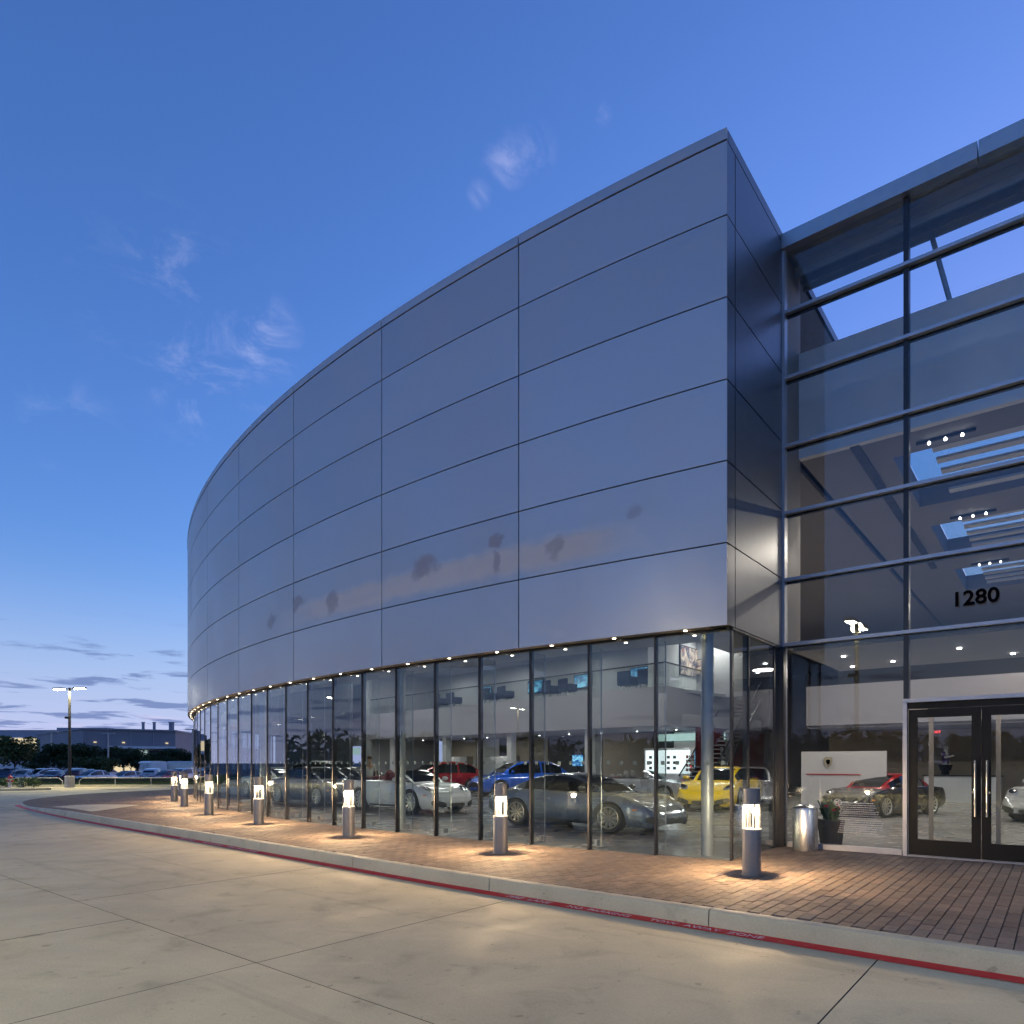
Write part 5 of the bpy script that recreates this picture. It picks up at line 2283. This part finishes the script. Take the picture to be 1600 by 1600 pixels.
def far_side():
    grass_strip()
    hedge()
    tree_meshes()
    # pipe rail on the grass, with a gap at the lamp
    for xa, xb, lb in ((-35.8, -32.2, 'low curved pipe rail left of the lamp base'), (-31.0, -13.0, 'long low pipe rail right of the lamp base')):
        t = thing('pipe_rail', lb, 'railing', (0, 0, 0), 0, 'pipe rails on the grass')
        m = MB()
        pts = [(xa, 48.6, -.2), (xa, 48.6, .2), (xa + .25, 48.6, .42), (xb - .25, 48.6, .42), (xb, 48.6, .2), (xb, 48.6, -.2)]
        m.tube(pts, .035, 8)
        m.build('rail', 'concrete_plain', t, smooth=True)
        n = max(1, int((xb - xa) / 2.4))
        for i in range(1, n):
            m = MB()
            x = xa + (xb - xa) * i / n
            m.tube([(x, 48.6, -.2), (x, 48.6, .42)], .03, 8)
            m.build('post', 'concrete_plain', t, smooth=True)
    # planted island with hydrant on the far left
    m = MB()
    pts = [(-46, 37.6), (-34, 38.6), (-29.4, 40.6), (-28.4, 41.8), (-29.2, 42.6), (-33, 43.4), (-46, 43.8)]
    m.prism(pts, -.185, -.04)
    structure(m.build('traffic_island', 'curb_concrete'))
    rnd = random.Random(12)
    for i, (x, y, w) in enumerate(((-32.4, 42.6, .9), (-31.9, 42.9, .7), (-31.5, 41.3, .4), (-30.7, 42.6, .8), (-30.1, 42.7, .7), (-33.3, 42.6, .9))):
        t = thing('shrub', ['low green shrub left of the hydrant', 'small green shrub close beside the hydrant', 'tiny green shrub in front of the hydrant', 'low shrub right of the hydrant', 'low shrub nearest the lamp base', 'low green shrub at the picture edge'][i], 'shrub', (x, y, -.05), 0, 'shrubs round the hydrant')
        m = MB()
        leaf_cluster(m, (0, 0, .32), (w * .6, w * .6, .33), 260, .07, rnd)
        m.build('foliage', 'leaf_green', t)
        m = MB()
        m.tube([(0, 0, 0), (.02, 0, .35)], [.03, .015], 6)
        m.build('stem', 'bark', t)
    t = thing('fire_hydrant', 'white fire hydrant with red cap beside low shrubs', 'hydrant', (-31.3, 42.3, -.05))
    m = MB()
    m.lathe([(.17, 0), (.17, .05), (.11, .07), (.11, .5), (.13, .52), (.13, .56)], seg=16)
    m.build('barrel', 'hydrant_white', t, smooth=30)
    m = MB()
    m.lathe([(.13, .56), (.14, .60), (.12, .68), (.06, .75), (.035, .76), (.035, .82)], seg=16)
    m.build('bonnet', 'hydrant_red', t, smooth=30)
    for a in (0, math.pi, -math.pi / 2):
        m = MB()
        d = Vector((math.cos(a), math.sin(a), 0))
        m.tube([d * .09 + UP * .42, d * .2 + UP * .42], .06, 10)
        m.build('outlet', 'hydrant_red', t, smooth=30)
    t = thing('utility_box', 'pale square utility box beside the hydrant', 'box', (-33.6, 46.6, -.17))
    m = MB()
    m.box((0, 0, .22), (.42, .4, .44))
    m.build('case', 'concrete_plain', t)
    m = MB()
    m.box((0, 0, .455), (.46, .44, .03))
    m.build('lid', 'concrete_plain', t)
    # the lot: parked vehicles in two rows
    lot = -.79
    row = [(-57.0, 74, 'suv', 'silver', 'silver crossover parked at the left edge of the lot'), (-52.6, 74, 'suv', 'dark', 'black crossover, second in the near lot row'),
           (-49.4, 74, 'sedan', 'white', 'white sedan, third in the near lot row'), (-46.2, 74, 'suv', 'dark', 'dark crossover left of the lamp base'),
           (-42.6, 75, 'sedan', 'silver', 'silver sedan behind the lamp pole'), (-46.0, 84, 'sedan', 'red', 'red sedan right of the lamp pole in the far row'),
           (-39.0, 77, 'sedan', 'white', 'pale sedan parked left of the vans'), (-36.5, 88, 'sedan', 'navy', 'navy sedan between the two vans in the far row'),
           (-60.5, 86, 'sedan', 'white', 'white sedan in the far row at the left edge')]
    for x, y, k, c, lb in row:
        car(k, c, lb, (x, y), (random.uniform(-.5, -.2), random.choice((1, -1)) * .9), 1.0, detail=False, group='vehicles in the parking lot', z=lot)
    car('van', 'white', 'white panel van with its rear to the drive, left of the two vans', (-43.0, 80.5), (-.75, .66), 1.0, detail=False, group='vehicles in the parking lot', z=lot)
    car('van', 'cream', 'pale panel van right of the white van', (-38.6, 82.0), (.9, .3), 1.0, detail=False, group='vehicles in the parking lot', z=lot)
    for i, (x, y) in enumerate(((-33.5, 78), (-30.3, 79), (-46, 92), (-55, 92), (-31, 90))):
        car(('sedan', 'suv')[i % 2], ('navy', 'dark', 'silver', 'white', 'dark')[i],
            ['navy sedan right of the pale van', 'dark crossover near the showroom edge in the lot', 'silver crossover far back in the lot', 'white sedan far back at the left of the lot', 'dark sedan far back beside the showroom edge'][i] if i != 2 else 'silver sedan far back in the lot',
            (x, y), (.3, .95), 1.0, detail=False, group='vehicles in the parking lot', z=lot)
    more = [(20, 70, 'suv', 'navy', 'navy crossover at the foot of the round tree'), (42, 70, 'sedan', 'silver', 'silver sedan left of the thin grey pole'), (66, 71, 'suv', 'white', 'white crossover left of the lamp base'),
            (88, 70, 'sedan', 'dark', 'black sedan just left of the lamp base'), (124, 71, 'suv', 'maroon', 'maroon crossover just right of the lamp base'), (146, 70, 'sedan', 'white', 'white sedan in front of the low broad tree'),
            (240, 71, 'suv', 'silver', 'silver crossover right of the pale van'), (262, 70, 'sedan', 'red', 'red sedan near the showroom edge'), (284, 72, 'suv', 'white', 'white crossover half hidden by the showroom edge')]
    for px, Y, k, c, lb in more:
        car(k, c, lb, ((px - 800) / 1060 * Y, Y), (-.25, random.choice((1, -1)) * .95), 1.0, detail=False, group='vehicles in the parking lot', z=lot + .12)
    # trees
    for i, (px, Y, s, k, w, lb) in enumerate(((22, 72, 1.05, 1, 1.05, 'round green tree at the left edge beyond the grass'), (95, 88, .95, 0, 1.3, 'dark tree left of the lamp pole'), (128, 90, 1.0, 2, 1.2, 'dark tree just right of the lamp pole'),
                                             (150, 80, .62, 1, 1.7, 'low broad tree behind the red sedan'), (172, 104, .95, 0, 1.2, 'dark tree in front of the grey building entrance'), (205, 92, .88, 2, 1.2, 'dark round tree behind the two vans'),
                                             (264, 92, .85, 0, 1.3, 'dark tree near the showroom edge'), (292, 95, .8, 2, 1.3, 'dark tree half hidden by the showroom edge'), (62, 100, .8, 0, 1.4, 'small dark tree between round tree and lamp pole'), (236, 110, .8, 1, 1.4, 'dim tree between the vans and the showroom'))):
        tree(k, (px - 800) / 1060 * Y, Y, lot, s, lb, w)
    # grey building with canopy and roof stacks
    bx = lambda px, Y: (px - 800) / 1060 * Y
    t = thing('warehouse_building', 'large plain grey warehouse with white entrance band and roof stacks', 'building', (0, 0, lot))
    A, Bc, C = (bx(57, 168), 168), (bx(130, 140), 140), (bx(274, 150), 150)
    D_ = (bx(274, 150) - 10, 195)
    h = 9.2
    m = MB()
    m.prism([A, Bc, C, D_], 0, h)
    m.build('wall', 'far_grey', t)
    m = MB()
    m.prism([(A[0] - .3, A[1]), (Bc[0], Bc[1] - .4), (C[0] + .3, C[1] - .3), (D_[0], D_[1] + .3)], h + .01, h + .35)
    m.build('roof', 'far_grey_light', t)
    m = MB()
    m.box((bx(140, 165), 165, h + .9), (12, 6, 1.2))
    m.build('roof_plant', 'far_grey_light', t)
    for px in (201, 219, 245, 249):
        m = MB()
        x = bx(px, 152)
        m.lathe([(.32, h + .3), (.32, h + 2.4), (.42, h + 2.4), (.42, h + 2.6)], (x, 158, 0), 12)
        m.build('roof_stack', 'far_grey_light', t, smooth=30)
    fd = (Vector((*C, 0)) - Vector((*Bc, 0))).normalized()
    for q in (.12, .42, .9):
        pw = Vector((*Bc, 0)).lerp(Vector((*C, 0)), q) + Vector((fd.y, -fd.x, 0)) * .2
        m = MB()
        m.box(pw + UP * 6.6, (.5, .3, .25), (fd, Vector((fd.y, -fd.x, 0)), UP))
        m.build('wall_light', 'warm_glow', t)
    for q in (.25, .5, .75):
        pw = Vector((*Bc, 0)).lerp(Vector((*C, 0)), q)
        m = MB()
        m.box(pw + UP * (h / 2) + Vector((fd.y, -fd.x, 0)) * .06, (.18, .12, h - .1), (fd, Vector((fd.y, -fd.x, 0)), UP))
        m.build('downpipe', 'far_grey_light', t)
    fn = Vector((fd.y, -fd.x, 0))
    cn = Vector((*Bc, 0)).lerp(Vector((*C, 0)), .62) + fn * .6
    m = MB()
    m.box(cn + UP * 5.6, (13, 1.3, .5), (fd, fn, UP))
    m.box(cn + UP * 2.8 - fd * 6.4, (.4, 1.3, 5.2), (fd, fn, UP))
    m.build('canopy', 'far_white', t)
    for k in range(5):
        m = MB()
        m.box(cn - fn * .2 + fd * (-4.6 + 2.3 * k) + UP * 4.3, (1.9, .3, 1.3), (fd, fn, UP))
        w = m.build('window', 'window_cool' if k in (2,) else 'car_glass', t)
        m = MB()
        m.box(cn - fn * .2 + fd * (-4.6 + 2.3 * k) + UP * 1.3, (1.9, .3, 1.9), (fd, fn, UP))
        m.build('window', 'warm_glow' if k != 3 else 'car_glass', t)
    t = thing('tan_building', 'pale building with lit tan band at the left edge', 'building', (0, 0, lot))
    m = MB()
    m.prism([(bx(-60, 190), 190), (bx(56, 190), 190), (bx(56, 215), 215), (bx(-60, 215), 215)], 0, 9.5)
    m.build('wall', 'far_white', t)
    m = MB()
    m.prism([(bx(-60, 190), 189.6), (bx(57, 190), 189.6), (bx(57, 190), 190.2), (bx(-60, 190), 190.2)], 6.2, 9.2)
    m.build('band', 'warm_glow', t)  # wall band glows: the light on it is put into its material
    m = MB()
    m.prism([(bx(-60, 200), 192), (bx(150, 200), 192), (bx(150, 200), 230), (bx(-60, 200), 230)], 9.6, 11.6)
    m.build('roof', 'far_grey_light', t)
    t = thing('distant_hall', 'low pale hall far behind beside the showroom edge', 'building', (0, 0, lot))
    m = MB()
    m.prism([(bx(268, 230), 230), (bx(360, 230), 230), (bx(360, 230), 260), (bx(268, 230), 260)], 0, 7.0)
    m.build('wall', 'far_white', t)
    m = MB()
    m.prism([(bx(266, 230), 229), (bx(362, 230), 229), (bx(362, 230), 261), (bx(266, 230), 261)], 7.01, 7.5)
    m.build('roof', 'far_grey', t)
    # short lot lamps, unlit side of the lot
    for px, Y, lb in ((80, 96, 'thin grey lot pole in front of the warehouse, left one'), (169, 100, 'thin grey lot pole in front of the warehouse canopy'), (301, 88, 'thin grey lot pole beside the showroom edge')):
        t = thing('lot_pole', lb, 'lamp post', (bx(px, Y), Y, lot), 0, 'thin poles in the lot')
        m = MB()
        m.lathe([(.14, 0), (.10, 6.6)], seg=10)
        m.build('pole', 'concrete_plain', t, smooth=True)
        m = MB()
        m.box((0, 0, 6.65), (1.9, .3, .12))
        m.build('lamp_head', 'concrete_plain', t)
    # tree belt behind the viewer and to the left, seen only as reflections and horizon
    rnd = random.Random(77)
    m = MB()
    for i in range(420):
        a = rnd.uniform(R(150), R(372))
        r = rnd.uniform(105, 150)
        x, y = r * math.cos(a) - 20, r * math.sin(a) + 10
        if y > 60 or (y > 0 and x > -.76 * y - 70 and x < 60) or x > 110:
            continue
        hh = rnd.uniform(4, 9)
        leaf_cluster(m, (x, y, hh * .5), (hh * .6, hh * .6, hh * .5), 110, .8, rnd)
    o = m.build('treeline', 'leaf_dark')
    o['kind'] = 'stuff'
    o['label'] = 'distant belt of dark trees reflected in the showroom glass'
    o['category'] = 'trees'


far_side()
